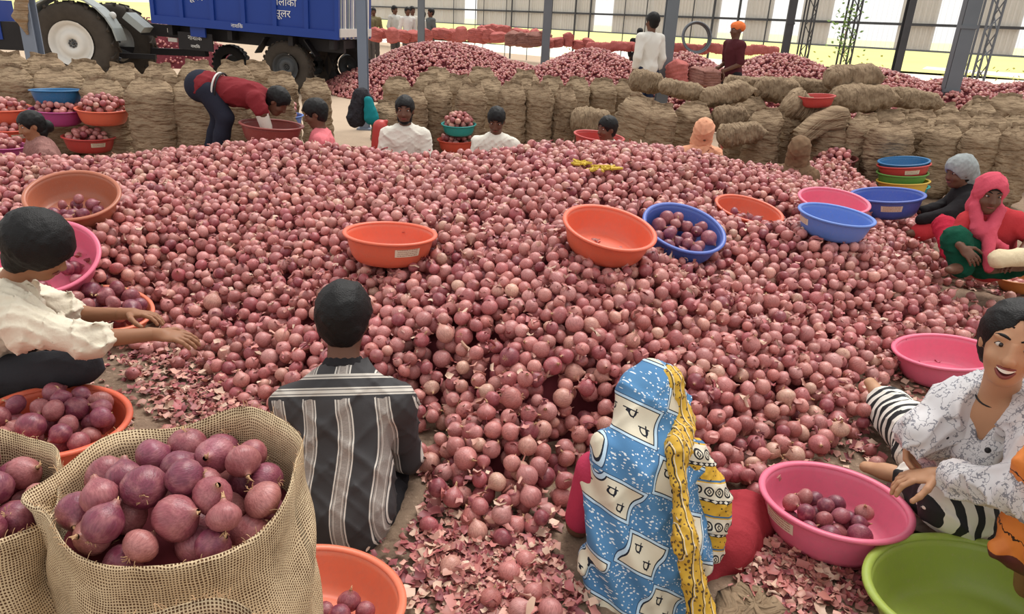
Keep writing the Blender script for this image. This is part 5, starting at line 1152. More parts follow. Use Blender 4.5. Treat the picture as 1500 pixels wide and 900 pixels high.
seated('bearded man in a white T-shirt seated behind the heap facing the camera', 593, 163, 6.95, (0.05, -1, -0.05), whT, extra=beard, face=dict(mouth='closed'), s=1.04)
seated('man in a white shirt seated behind the heap with his head bowed', 727, 178, 7.0, (-0.05, -0.9, -0.42), whT, hu=(0, -0.42, 0.9), face=dict(mouth='closed'), s=0.98)
seated('dark-haired worker behind the red basin with only the head showing', 889, 190, 7.15, (-0.85, -0.5, -0.1), whT, face=dict(mouth='closed'), s=0.95)
seated('young worker in a pink shirt bending his head down by the dark red basin', 462, 168, 6.75, (-0.92, -0.25, -0.32), cloth('pink_shirt_material', (226, 124, 132), 0.08), hu=(-0.35, 0, 0.94), face=dict(mouth='closed'), s=1.0, top=0.022)
dots = simple('dotted_print_material', srgb(150, 110, 104), 0.85, 0.1, 0.6, 90)
def bun(J, fr):
    hr, hf_, hu_ = fr; q = lambda x, y, z: J['head'] + hr * x + hf_ * y + hu_ * z
    return [('hair_bun', [ell(q(0, -0.12, -0.03), (0.05, 0.045, 0.055), fr, 0.02), ell(q(0, -0.05, -0.06), (0.06, 0.05, 0.06), fr, 0.02)], M_HAIR, 0.009)]
seated('girl in a dotted dress with dark tied hair seated at the left behind the heap', 46, 186, 6.15, (-0.62, -0.72, -0.22), dots, hu=(-0.12, 0, 1), skin='brown', extra=bun, face=dict(mouth='closed'), s=0.95)
def scarf_over(mat, nm, full=True):
    def f(J, fr):
        hr, hf_, hu_ = fr; q = lambda x, y, z: J['head'] + hr * x + hf_ * y + hu_ * z
        return [(nm, [ell(q(0, -0.01, 0.03), (0.1, 0.118, 0.115), fr, 0.03), ell(q(0, 0.0, -0.1), (0.11, 0.1, 0.13), fr, 0.04)], mat, 0.010, dict(disp=wrinkle(0.006, 40, 77)))]
    return f
peach = simple('peach_print_scarf_material', srgb(226, 164, 132), 0.85, 0.1, 0.25, 30); brs = simple('brown_print_scarf_material', srgb(122, 98, 76), 0.85, 0.1, 0.5, 26)
seated('bowed worker wrapped in a peach printed headscarf', 1031, 194, 7.3, (0, -0.85, -0.5), peach, hu=(0, -0.5, 0.85), extra=scarf_over(peach, 'headscarf'), hairy=False, s=0.92, vox=0.02)
seated('bowed worker wrapped in a brown printed headscarf left of the maroon basin', 1170, 222, 6.7, (-0.5, -0.75, -0.4), brs, hu=(-0.2, -0.4, 0.9), extra=scarf_over(brs, 'headscarf'), hairy=False, s=0.9, vox=0.02)
# ======== worker bending over in a maroon shirt
y0 = 6.9
J = dict(head=K(406, 150, y0 - 0.05), neck=K(390, 143, y0), shl=K(372, 140, y0 + 0.17), shr=K(374, 146, y0 - 0.17), pel=K(305, 128, y0), ell=K(386, 170, y0 + 0.22), wrl=K(398, 182, y0 + 0.1), elr=K(384, 166, y0 - 0.2), wrr=K(390, 186, y0 - 0.15), hipl=K(305, 134, y0 + 0.09), hipr=K(305, 134, y0 - 0.09), knl=K(322, 170, y0 + 0.12), knr=K(330, 172, y0 - 0.12), anl=K(306, 232, y0 + 0.12), anr=K(318, 236, y0 - 0.12), tol=K(330, 236, y0 + 0.12), tor=K(342, 240, y0 - 0.12))
hf, hu = (0.75, -0.1, -0.66), (0.66, 0, 0.75); mr = cloth('maroon_shirt_material', (126, 44, 50), 0.12); lat, sp, fw = axes(J)
sh = torso_prims(J, 1.0, 0.02) + arm_prims(J, 1.05, 'l', 0.9, 0.02) + arm_prims(J, 1.05, 'r', 0.75, 0.024)
bo = person('worker in a maroon shirt bending over the dark red basin', J, hf, hu, 1.0, 'deep', 0.016, wear=[('shirt', sh, mr, 0.012, dict(disp=wrinkle(0.008, 26, 71))), ('trousers', leg_prims(J, 1, 'r', 1.9, 0.02) + leg_prims(J, 1, 'l', 1.9, 0.02) + [ell(J['pel'] - sp * 0.06, (0.15, 0.16, 0.15), None, 0.04)], cloth('navy_trouser_material', (44, 46, 58)), 0.014), ('sleeve', [cap(J['elr'].lerp(J['shr'], 0.25), J['wrr'], 0.06, 0.055)], whT, 0.012, dict(label='white rolled sleeve'))], hair=hair_short(J['head'], head_frame(hf, hu), 1.0, 0.02))
pp = J['pel'] + sp * 0.10 - bo.location
for dx in (0.0, 0.028):
    MB().tube([pp + sp * dx + (lat * math.cos(a) * 0.172 + fw * math.sin(a) * 0.147) for a in np.linspace(0, 6.28, 30, endpoint=False)], 0.009, 6, True).build('waist_stripe', M_WHITE if dx == 0 else M_BLACK, bo, True)
# ======== standing workers further back
def standing(label, px, head_top, foot_py, y, hf, shirt, trou, skin='deep', s=None, hairy=True, extra=None, arms=None, group=None, vox=0.022, sleeve=1.5, face=None, zf=0.0):
    t = K(px, head_top, y); s = (t.z - zf) / 1.70; x = t.x; dv = Vector((hf[0], hf[1], 0)).normalized(); lt = Vector((dv.y, -dv.x, 0)); Z = lambda h: Vector((x, y, zf + h * s))
    J = dict(head=Z(1.585), neck=Z(1.43), pel=Z(0.96))
    for sd, sg in (('r', 1), ('l', -1)):
        J['sh' + sd] = Z(1.37) + lt * sg * 0.18 * s; J['el' + sd] = Z(1.10) + lt * sg * 0.24 * s - dv * 0.04; J['wr' + sd] = Z(0.86) + lt * sg * 0.22 * s + dv * 0.06; J['hip' + sd] = Z(0.92) + lt * sg * 0.09 * s; J['kn' + sd] = Z(0.50) + lt * sg * 0.10 * s + dv * 0.02; J['an' + sd] = Z(0.08) + lt * sg * 0.11 * s; J['to' + sd] = Z(0.03) + lt * sg * 0.12 * s + dv * 0.18 * s
    if arms: arms(J, Z, lt, dv, s)
    fr = head_frame(hf, (0, 0, 1)); wear = [('shirt', torso_prims(J, s, 0.018) + arm_prims(J, s, 'r', sleeve, 0.02) + arm_prims(J, s, 'l', sleeve, 0.02), shirt, vox * 0.7, dict(disp=wrinkle(0.006, 30, int(px)))), ('trousers', leg_prims(J, s, 'r', 1.92, 0.02) + leg_prims(J, s, 'l', 1.92, 0.02), trou, vox * 0.8)]
    if extra: wear += extra(J, fr)
    return person(label, J, hf, (0, 0, 1), s, skin, vox, wear=wear, hair=hair_short(J['head'], fr, s, 0.016) if hairy else None, hs=s, group=group, base=Z(0.0), face=face, hands=[hand_prims(J['wr' + sd], (0.1, 0, -1), dv, sg, s, 0.5) for sd, sg in (('r', 1), ('l', -1))])
jeans = cloth('dark_jeans_material', (44, 52, 74)); dk = cloth('black_wrap_material', (40, 38, 42))
standing('worker in a white shirt and dark jeans standing back turned by the grey column', 957, 20, 165, 12.1, (-0.55, 0.83, -0.05), cloth('white_shirt_material', (224, 220, 212), 0.06), jeans, 'deep')
def turban(J, fr):
    hr, hf_, hu_ = fr; q = lambda x, y, z: J['head'] + hr * x + hf_ * y + hu_ * z
    return [('turban', [ell(q(0, -0.015, 0.065), (0.098, 0.115, 0.075), fr, 0.03), ell(q(0.0, -0.07, 0.04), (0.085, 0.07, 0.07), fr, 0.03)], simple('orange_turban_material', srgb(240, 128, 74), 0.85, 0.1, 0.12, 20), 0.011, dict(disp=wrinkle(0.006, 60, 5)))]
def lean(J, Z, lt, dv, s):
    J['wrl'] = Z(0.98) + dv * 0.26 - lt * 0.12; J['wrr'] = Z(1.0) + dv * 0.24 + lt * 0.10; J['elr'] = Z(1.1) + lt * 0.22 + dv * 0.02; J['ell'] = Z(1.1) - lt * 0.22 + dv * 0.02
    for k in ('head', 'neck', 'shl', 'shr'): J[k] = J[k] + dv * 0.04
standing('worker in an orange turban and maroon shirt standing on the far heap', 1084, 33, 160, 12.6, (-0.95, -0.3, -0.1), cloth('dark_maroon_shirt_material', (84, 40, 46)), dk, 'deep', hairy=False, extra=turban, arms=lean, sleeve=0.9, face=dict(mouth='closed'))
GF = 'far group standing by the opening'
far = [(541, 14, 'olive', (112, 104, 78), 'far worker at the left of the far group, in a dark olive shirt'), (547, 12, 'olive_light', (128, 118, 88), 'far worker in an olive shirt, second in the far group'), (578, 9, 'pale', (206, 204, 198), 'far worker in a pale grey shirt in the middle of the far group'), (597, 11, 'white', (224, 222, 216), 'far worker in a white kurta, left of a close pair'), (604, 10, 'cream', (214, 208, 196), 'far worker in a cream shirt, right of the close pair'), (619, 17, 'white', (224, 222, 216), 'far worker in white half hidden by the thin grey column'), (631, 13, 'slate', (98, 104, 104), 'far worker in a slate shirt at the right of the far group')]
for i, (px, ty, nm, c, lb) in enumerate(far):
    standing(lb, px, ty, 60, 27.0 + 0.5 * (i % 3), (random.uniform(-1, 1), -0.6, 0), cloth(nm + '_far_shirt_material', c), cloth('far_trouser_material', (96, 92, 90)), 'deep', group=GF, vox=0.03, sleeve=1.2)
standing('far worker in dark clothes beyond the white shirt, by the wall gap', 938, 42, 80, 21.0, (0.3, 1, 0), dk, dk, 'deep', vox=0.03)
# bits around the middle: teal cloth, dotted bundle, red plastic seat
tc = K(541, 160, 8.2)
bundle('cloth_bag', [cap(K(540, 148, 8.2), K(544, 172, 8.2), 0.05, 0.085)], cloth('teal_cloth_material', (32, 128, 134)), 'teal cloth bag hanging at the foot of the slim column', 'bag', 0.014, wrinkle(0.006, 40, 81))
bundle('clothes_pile', [cap(K(529, 140, 8.3), K(522, 172, 8.3), 0.09, 0.11), cap(K(530, 140, 8.35), K(542, 146, 8.3), 0.06, 0.05)], simple('black_dotted_material', srgb(54, 52, 56), 0.85, 0.1, 0.8, 60), 'black dotted garments piled left of the teal bag', 'clothes', 0.014, wrinkle(0.01, 40, 82))
bundle('water_can', [cap(K(557, 186, 7.5), K(556, 212, 7.5), 0.075, 0.085), cap(K(561, 180, 7.5), K(566, 178, 7.5), 0.02, 0.02)], PL['red'], 'red plastic can left of the bearded man', 'can', 0.012)
HOLES += HOLE_AT
# ---------------------------------------------------------------- tractor and trailer at the left
def ring_of(c, ax, R, r, n=40, seg=8):
    ax = Vector(ax).normalized(); u = ax.orthogonal().normalized(); v = ax.cross(u); return [Vector(c) + (u * math.cos(a) + v * math.sin(a)) * R for a in np.linspace(0, 6.2832, n, endpoint=False)]
def wheel(parent, c, R, W, rimR, disc_mat, lugs=18, deep=0.05, name='wheel', side=-1, tyre_mat=None):
    """axis along local Y of the vehicle, outer face towards side"""
    M = Matrix.Translation(c) @ Matrix.Rotation(math.pi / 2, 4, 'X')
    hw = W / 2; pr = [(rimR, -hw * 0.8), (rimR + 0.04, -hw * 0.95), (R * 0.86, -hw), (R * 0.95, -hw * 0.9), (R * 0.985, -hw * 0.6), (R * 0.985, hw * 0.6), (R * 0.95, hw * 0.9), (R * 0.86, hw), (rimR + 0.04, hw * 0.95), (rimR, hw * 0.8)]
    t = MB().lathe(pr, 48, M).build(name, tyre_mat or M_TYRE, parent, True)
    m = MB()
    for k in range(lugs):
        for sg in (-1, 1):
            a = 2 * math.pi * (k + (0.5 if sg > 0 else 0)) / lugs; a2 = a + 0.16
            p = lambda an, rr, y: Vector(c) + Vector((rr * math.cos(an), y, rr * math.sin(an)))
            m.bar(p(a, R * 0.985, sg * hw * 0.95), p(a2, R * 0.99, sg * hw * 0.05), 0.05, deep, up=p((a + a2) / 2, 1, 0) - Vector(c))
    m.build('tread', tyre_mat or M_TYRE, t)
    d = MB().lathe([(0.02, 0.0), (rimR * 0.2, 0.01), (rimR * 0.26, 0.05), (rimR * 0.55, 0.06), (rimR * 0.62, 0.02), (rimR * 0.84, 0.0), (rimR * 0.88, 0.05), (rimR * 0.97, 0.09), (rimR * 1.02, 0.10)], 36, Matrix.Translation(Vector(c) + Vector((0, side * hw * 0.55, 0))) @ Matrix.Rotation(math.pi / 2 if side < 0 else -math.pi / 2, 4, 'X')).build('rim_disc', disc_mat, t, True)
    m = MB()
    for k in range(8):
        a = 2 * math.pi * k / 8; m.ball(Vector(c) + Vector((rimR * 0.15 * math.cos(a), side * (hw * 0.55 + 0.03), rimR * 0.15 * math.sin(a))), 0.02 * R / 0.7, 6, 4)
    m.ball(Vector(c) + Vector((0, side * (hw * 0.55 + 0.02), 0)), rimR * 0.08, 8, 5); m.build('wheel_bolts', M_DSTEEL, t)
    return t
Dw = 14.5; wc = at_depth(111, 60, Dw); TR = 0.79
tr = empty('tractor', (wc.x, wc.y, 0), math.radians(6)); tag(tr, 'grey tractor with large white-hubbed rear wheel at the upper left', 'tractor')
wheel(tr, (0, 0, TR), TR, 0.42, 0.42, M_WHITE); wheel(tr, (0.25, 1.35, TR), TR, 0.42, 0.42, M_WHITE, side=1)
MB().tube([(0, 0.0, TR), (0.1, 1.3, TR)], 0.12, 12).build('rear_axle', M_BLACK, tr, True)
MB().box((-0.9, 0.68, 0.85), (2.4, 0.55, 0.55)).build('gearbox', M_BLACK, tr); MB().box((-2.4, 0.68, 1.15), (1.6, 0.6, 0.75)).build('bonnet', M_BLUE, tr)
m = MB()
for k in range(10):
    a = 0.1 + k * 0.26; a2 = a + 0.27; R_ = TR + 0.10
    m.bar((R_ * math.cos(a), 0.02, TR + R_ * math.sin(a)), (R_ * math.cos(a2), 0.02, TR + R_ * math.sin(a2)), 0.46, 0.03, up=(math.cos(a + .13), 0, math.sin(a + .13)))
m.build('fender', M_GREYP, tr)
MB().box((0.62, 0.35, 1.22), (0.42, 0.5, 0.14), Matrix.Rotation(0.7, 4, 'Y') @ Matrix.Translation((-0.55, 0, 0.45))).build('fender_bracket', M_GREYP, tr)
MB().ball((0.75, 0.1, 1.35), (0.07, 0.05, 0.07), 12, 8).build('tail_lamp', M_WHITE, tr, True)
MB().bar((0.2, 0.68, 0.55), (1.25, 0.75, 0.55), 0.12, 0.1).build('drawbar', M_BLACK, tr)
for sy in (0.2, 1.1): MB().bar((0.1, sy, 0.75), (0.75, sy, 0.5), 0.06, 0.06).build('lift_arm', M_DSTEEL, tr)
for sy in (0.25, 1.1):
    f = wheel(tr, (-2.7, sy, 0.42), 0.42, 0.2, 0.24, M_WHITE, 14, 0.03, 'front_wheel')
MB().box((-0.45, 0.68, 1.25), (0.5, 0.5, 0.1)).build('seat', M_BLACK, tr)
# trailer
pL = at_depth(224, 33, 14.7); pR = at_depth(497, 58, 14.3); bed = (pL.z + pR.z) / 2
ex = Vector((pR.x - pL.x, pR.y - pL.y, 0)); Lt = ex.length; ex.normalize()
tl = empty('trailer', (pL.x, pL.y, 0), math.atan2(ex.y, ex.x)); tag(tl, 'blue tipping trailer with ribbed sides and white lettering behind the tractor', 'trailer')
tilt = (pR.z - pL.z) / Lt; zf = lambda x: pL.z + tilt * x
Wt = 1.9; Ht = 1.5; tb = -math.atan(tilt)
Mt = Matrix.Translation((0, 0, pL.z)) @ Matrix.Rotation(tb, 4, 'Y')
def tbox(name, c, s, mat, par=None, M=Mt): return MB().box(c, s, M).build(name, mat, par or tl)
np_ = 6
for k in range(np_):
    for y_, nm in ((0.0, 'near'), (Wt, 'far')):
        tbox('side_panel', ((k + 0.5) * Lt / np_, y_ + (0.02 if y_ == 0 else -0.02), Ht / 2 + 0.07), (Lt / np_ - 0.07, 0.03, Ht - 0.14), M_BLUE)
for k in range(np_ + 1):
    for y_ in (0.0, Wt): tbox('rib', (min(max(k * Lt / np_, 0.035), Lt - 0.035), y_, Ht / 2), (0.085, 0.09, Ht), M_BLUE)
for y_ in (0.0, Wt):
    tbox('side_rail', (Lt / 2, y_, 0.07), (Lt, 0.10, 0.16), M_BLUE); tbox('side_rail', (Lt / 2, y_, Ht), (Lt, 0.1, 0.08), M_BLUE)
tbox('bed', (Lt / 2, Wt / 2, 0.03), (Lt - 0.02, Wt - 0.1, 0.06), M_BLUE); tbox('headboard', (0.03, Wt / 2, Ht / 2), (0.05, Wt, Ht), M_BLUE)
for k in range(8): tbox('tail_bar', (Lt - 0.02, 0.12 + k * (Wt - 0.24) / 7, Ht / 2), (0.05, 0.07, Ht), M_WHITE if k % 2 else M_GREYP)
tbox('tail_rail', (Lt, Wt / 2, 0.12), (0.07, Wt, 0.16), M_WHITE)
for y_ in (0.45, 1.45): tbox('chassis_beam', (Lt / 2 - 0.3, y_, -0.16), (Lt + 0.5, 0.12, 0.24), M_BLACK)
for x_ in (0.3, 1.6, 2.9, Lt - 0.2): tbox('cross_member', (x_, Wt / 2, -0.12), (0.1, Wt - 0.2, 0.18), M_BLACK)
MB().bar((-1.5, 0.9, 0.62), (0.6, 0.9, 0.66), 0.16, 0.14).build('tow_bar', M_BLACK, tl)
tbox('front_panel', (0.85, 0.10, -0.30), (0.75, 0.04, 0.34), M_BLACK); tbox('step', (0.95, 0.05, -0.10), (0.32, 0.05, 0.2), M_BLUE)
for k, x_ in enumerate((0.16, 0.16)): tbox('reflector', (x_ + 0.06, 0.3, -0.14 - 0.18 * k), (0.2, 0.03, 0.08), M_WHITE)
wcx = at_depth(413, 86, 14.6); lx = (wcx - Vector((pL.x, pL.y, 0))).dot(ex); WR = 0.52
for y_, sd in ((0.30, -1), (1.62, 1)): wheel(tl, (lx, y_, WR), WR, 0.27, 0.27, M_DSTEEL, 30, 0.02, side=sd)
wheel(tl, (lx + 0.78, 1.62, WR), WR, 0.27, 0.27, M_DSTEEL, 30, 0.02, side=1, tyre_mat=M_BLACK)
MB().tube([(lx, 0.2, WR), (lx, 1.7, WR)], 0.07, 10).build('axle', M_BLACK, tl, True)
for k in range(5): MB().box((lx, 0.62, WR + 0.16 + 0.03 * k), (1.0 - 0.14 * k, 0.09, 0.022)).build('leaf_spring', M_BLACK, tl)
for sx in (-1, 1): MB().bar((lx + sx * 0.65, 0.30, WR + 0.25), (lx + sx * 0.42, 0.30, WR + 0.56), 0.3, 0.02).build('mudguard', M_BLACK, tl)
wheel(tl, (lx - 1.9, 1.5, 0.42), 0.42, 0.22, 0.22, M_DSTEEL, 24, 0.02, 'front_wheel', side=1, tyre_mat=M_BLACK)
M_LET = simple('white_lettering_material', srgb(226, 226, 224), 0.6, 0.2, 0.05, 10)
def lettering(txt, x, z, size, mat=M_LET, y=-0.006, name='lettering'):
    cu = bpy.data.curves.new(name, 'FONT'); cu.body = txt; cu.size = size; cu.align_x = 'CENTER'; cu.extrude = 0.003; cu.materials.append(mat); cu.resolution_u = 3
    t_ = bpy.data.objects.new(name, cu); COL.objects.link(t_); me = bpy.data.meshes.new_from_object(t_.evaluated_get(bpy.context.evaluated_depsgraph_get())); bpy.data.objects.remove(t_)
    o = bpy.data.objects.new(name, me); COL.objects.link(o); o.parent = tl; o.matrix_local = Mt @ Matrix.Translation((x, y, z)) @ Matrix.Rotation(math.pi / 2, 4, 'X'); o['label'] = 'white painted lettering'; return o
lettering('जलाका', 2.84, 0.54, 0.19); lettering('सूलर', 2.80, 0.33, 0.19); lettering('जलाका', 0.98, 0.74, 0.19); lettering('सूलर', 0.96, 0.50, 0.19)
lettering('नाशिक', 1.85, 0.05, 0.10, y=-0.055); lettering('नाशिक', 0.85, -0.27, 0.12, y=0.07); lettering('नाशिक', 0.85, -0.42, 0.08, y=0.07)
# cloth sack tied to the left column
p = at_y(34, 30, 10.3); c_ = bundle('tied_cloth', [cap(at_y(32, -10, 10.3), at_y(30, 25, 10.28), 0.07, 0.09), cap(at_y(30, 25, 10.28), at_y(40, 50, 10.3), 0.08, 0.02)], M_JUTE, 'pale sack cloth tied to the left column', 'cloth', 0.02, wrinkle(0.01, 30, 91))
# coil of pipe leaning by the wall
cc = at_y(1021, 55, 18.2); m = empty('pipe_coil', (cc.x, cc.y, 0)); tag(m, 'coil of black and grey pipe leaning behind the far heap', 'pipe coil'); Rc = 22 * depth_of(cc) / FPX
for k in range(6):
    n = Vector((0.15 + 0.03 * k, -1, 0.25)).normalized(); r_ = Rc * (1 - 0.035 * (k % 4))
    MB().tube(ring_of(Vector((0, 0.03 * k, cc.z)), n, r_, 0), 0.018, 6, True).build('coil_turn', M_DSTEEL if k % 2 else M_STEEL, m, True)
# creeper on the laced column and weeds by the wall gap
def leafy(name, label, pts, n, spread, size, mat):
    org = Vector((pts[0].x, pts[0].y, 0)); r = empty(name, org); tag(r, label, 'plant'); MB().tube([q - org for q in pts], 0.012, 5).build('stem', M_STEM, r, True); m = MB()
    for k in range(n):
        t = random.random() * (len(pts) - 1); i = int(t); c = pts[i].lerp(pts[min(i + 1, len(pts) - 1)], t - i) - org + Vector((random.gauss(0, spread), random.gauss(0, spread * .6), random.gauss(0, spread))); d = Vector((random.gauss(0, 1), random.gauss(0, 1), random.gauss(0, .6))).normalized() * size * random.uniform(.6, 1.3); e = d.orthogonal().normalized() * size * .35
        m.add([c, c + d * .5 + e, c + d, c + d * .5 - e], [(0, 1, 2, 3)])
    o = m.build('foliage', mat, r); o['kind'] = 'stuff'
M_LEAF = simple('green_leaf_material', srgb(128, 158, 74), 0.6, 0.3, 0.4, 9); M_WEED = simple('yellow_weed_material', srgb(170, 164, 70), 0.7, 0.2, 0.35, 9)
leafy('creeper', 'green creeper climbing the laced column', [at_y(1236, 82, 18.9), at_y(1238, 50, 18.9), at_y(1246, 20, 18.9), at_y(1252, -10, 18.9)], 170, 0.16, 0.1, M_LEAF)
for i, (px, py, y_, lb) in enumerate(((1272, 72, 25, 'weed bush in the wall gap right of the creeper column'), (1400, 100, 21.5, 'weed bush in the wall gap by the banded column'), (1480, 104, 21, 'weed bush in the wall gap at the right edge'), (1188, 78, 26, 'weed bush in the wall gap left of the creeper column'), (846, 50, 37, 'distant weed bush below the wall beyond the far heap'), (1092, 62, 29, 'weed bush in the wall gap behind the orange turban'))):
    q = at_y(px, py, y_); leafy('weed_bush', lb, [Vector((q.x, q.y, 0)), Vector((q.x, q.y, 0.4)), Vector((q.x + 0.2, q.y, 0.8))], 90, 0.28, 0.12, M_WEED)
def in_basin(p, r):
    for b in BASINS:
        v = p - b['base']
        if v.length > b['R'] * 1.3 + r: continue
        l = b['qi'] @ v; h = l.z / b['H']
        if -0.35 * r / b['H'] < h < 1.25 and math.hypot(l.x, l.y) < b['R'] * basin_radius(min(max(h, 0), 1)) + r * 0.75: return True
        if h >= 1.0 and h < 2.2 and math.hypot(l.x, l.y) < b['R'] * 0.9: return True
    return False
# core: body of the heap coloured dark so that gaps show only shade between bulbs
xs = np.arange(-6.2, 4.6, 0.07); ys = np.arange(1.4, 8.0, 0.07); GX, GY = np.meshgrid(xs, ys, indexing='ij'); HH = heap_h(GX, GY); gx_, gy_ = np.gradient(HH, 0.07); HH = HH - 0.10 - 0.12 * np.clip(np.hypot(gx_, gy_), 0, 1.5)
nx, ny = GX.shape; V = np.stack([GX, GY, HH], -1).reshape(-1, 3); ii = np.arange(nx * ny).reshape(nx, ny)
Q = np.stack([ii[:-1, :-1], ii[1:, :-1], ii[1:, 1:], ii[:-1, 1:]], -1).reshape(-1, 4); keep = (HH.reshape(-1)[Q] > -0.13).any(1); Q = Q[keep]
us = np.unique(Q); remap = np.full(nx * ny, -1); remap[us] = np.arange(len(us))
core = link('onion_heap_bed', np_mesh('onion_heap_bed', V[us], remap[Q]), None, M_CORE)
tag(core, 'filler sheet inside the main heap, coloured dark as the shade between onions', 'onion heap', kind='stuff')
# bulbs settle one by one on the heap surface and on each other
cells = {}; pos = []; rad = []
CS = 0.09; NT = 70000
X = rng.uniform(-6.0, 4.6, NT * 3); Y = rng.uniform(1.5, 7.6, NT * 3)
okv = (np.abs(X) < 0.78 * (Y * 0.927 + 0.5) + 0.35); X = X[okv][:NT]; Y = Y[okv][:NT]
H0 = heap_h(X, Y); SL = np.clip(np.hypot((heap_h(X + 0.02, Y) - H0) / 0.02, (heap_h(X, Y + 0.02) - H0) / 0.02), 0, 1.5); okv = H0 > 0.0; X = X[okv]; Y = Y[okv]; H0 = H0[okv]; SL = SL[okv]
nearU = np.nonzero(Y < 4.4)[0][:9000]; OFF = np.concatenate([np.full(len(nearU), 0.052), np.zeros(len(X))]); X = np.concatenate([X[nearU], X]); Y = np.concatenate([Y[nearU], Y]); H0 = np.concatenate([H0[nearU], H0]); SL = np.concatenate([SL[nearU], SL])
for x, y, h, sl, off in zip(X.tolist(), Y.tolist(), H0.tolist(), SL.tolist(), OFF.tolist()):
    h -= off
    r = min(max(random.gauss(0.0345, 0.0045), 0.024), 0.046); cx, cy = int(x // CS), int(y // CS); z = max(h - 0.03, r * 0.8)
    for i in (cx - 1, cx, cx + 1):
        for j in (cy - 1, cy, cy + 1):
            for (x2, y2, z2, r2) in cells.get((i, j), ()):
                d2 = (x - x2) ** 2 + (y - y2) ** 2; s = (r + r2) * 0.88
                if d2 < s * s:
                    zz = z2 + math.sqrt(s * s - d2)
                    if zz > z: z = zz
    if z > max(h, 0.03) + 0.03 + 0.05 * max(0.0, sl - 0.3): continue
    if off and h < 0.0: continue
    p = Vector((x, y, z))
    if in_basin(p, r): continue
    cells.setdefault((cx, cy), []).append((x, y, z, r)); pos.append((x, y, z)); rad.append(r)
pos = np.array(pos); rad = np.array(rad)
# strays on the bare ground at the edges
def stray(px, py, r=0.034):
    p = at_z(px, py, 0.0); return (p.x, p.y, r * 0.85)
sx = [stray(*q) for q in ((200, 512), (216, 520), (232, 515), (272, 528), (262, 540), (282, 522), (195, 556), (700, 790), (735, 800), (768, 832), (690, 770), (718, 888), (660, 840), (745, 850), (780, 880), (628, 780), (1185, 800), (1160, 720), (800, 760), (1250, 300), (760, 905), (805, 905), (1282, 690), (1272, 668), (1340, 480), (1420, 440), (1450, 452), (1478, 440))]
pos = np.concatenate([pos, np.array(sx)]); rad = np.concatenate([rad, rng.uniform(0.03, 0.038, len(sx))])
print('heap bulbs', len(pos))
dep = (pos - np.array(CP)) @ np.array(CF); sz = rad / dep
U_ = 750 + FPX * ((pos - np.array(CP)) @ np.array(CR)) / dep; W_ = 450 - FPX * ((pos - np.array(CP)) @ np.array(CU)) / dep
vis = (U_ > 0) & (U_ < 1500) & (W_ < 900)
surf = pos[:, 2] > np.maximum(heap_h(pos[:, 0], pos[:, 1]), 0.02) - 0.022
hid = ((U_ > 395) & (U_ < 612) & (W_ > 425) & (W_ < 800)) | ((U_ > 835) & (U_ < 1110) & (W_ > 560)) | ((U_ < 470) & (W_ > 640)) | ((U_ > 1270) & (W_ > 560))
score = np.where(vis & surf & ~hid, sz, 0); order = np.argsort(-score); pick = order[:170]
NEARG = 'red onions along the near foot of the main heap'
for i in pick.tolist():
    onion(Vector(pos[i]), float(rad[i]), 'loose red onion along the near foot of the main heap', NEARG, roots=(i % 3 == 0))
rest = np.ones(len(pos), bool); rest[pick] = False
P = pos[rest]; Rr = rad[rest]; dd = dep[rest]
nearm = dd < 3.3; rs = rng.random(len(P)); longn = rs < 0.45
me = onion_mass('onion_heap', [(T_MD, P[longn], Rr[longn]), (T_MS, P[~longn], Rr[~longn])])
tag(link('onion_heap', me), 'wide heap of red onions spread across the shed floor between the seated workers', 'onion heap', kind='stuff')
# onions in the near basins, each its own thing
def fill_single(b, n, rad, label, group, **kw):
    for (p, r) in fill_positions(b, n, rad, **kw): onion(p, r, label, group, dark=True)
lo = low_side(B_a); fill_single(B_a, 13, 0.034, 'red onion inside the tipped terracotta basin on the heap', 'onions in the terracotta basin', shift=(lo[0] * 0.35, lo[1] * 0.35), spread=0.5, fill=0.6, seed=1)
lo = low_side(B_b); fill_single(B_b, 10, 0.036, 'red onion inside the tilted pink basin behind the cream shirt worker', 'onions in the tilted pink basin', shift=(lo[0] * 0.4, lo[1] * 0.4), spread=0.5, fill=0.55, seed=2)
fill_single(B_c, 26, 0.042, 'red onion in the full orange basin under the outstretched arms', 'onions in the basin under the arms', fill=0.95, dome=0.07, spread=0.86, seed=3)
fill_single(B_d, 34, 0.042, 'red onion in the big heaped orange basin beside the open sack', 'onions in the big orange basin', fill=0.95, dome=0.05, spread=0.86, seed=4)
lo = low_side(B_h); fill_single(B_h, 26, 0.042, 'large red onion in the leaning blue basin on the heap', 'onions in the leaning blue basin', shift=(lo[0] * 0.15, lo[1] * 0.15), fill=0.75, spread=0.7, seed=5)
lo = low_side(B_i); fill_single(B_i, 10, 0.036, 'red onion in the small orange basin sunk into the heap', 'onions in the small orange basin', shift=(lo[0] * 0.3, lo[1] * 0.3), fill=0.7, spread=0.55, seed=6)
lo = low_side(B_n); fill_single(B_n, 22, 0.036, 'red onion in the tilted pink basin before the laughing woman', 'onions in the pink basin', shift=(lo[0] * 0.4, lo[1] * 0.4), fill=0.6, spread=0.52, seed=7)
lo = low_side(B_p); fill_single(B_p, 9, 0.032, 'small red onion in the orange basin behind the open sack', 'onions in the basin behind the sack', shift=(-0.1, -0.45), fill=0.5, spread=0.4, seed=8)
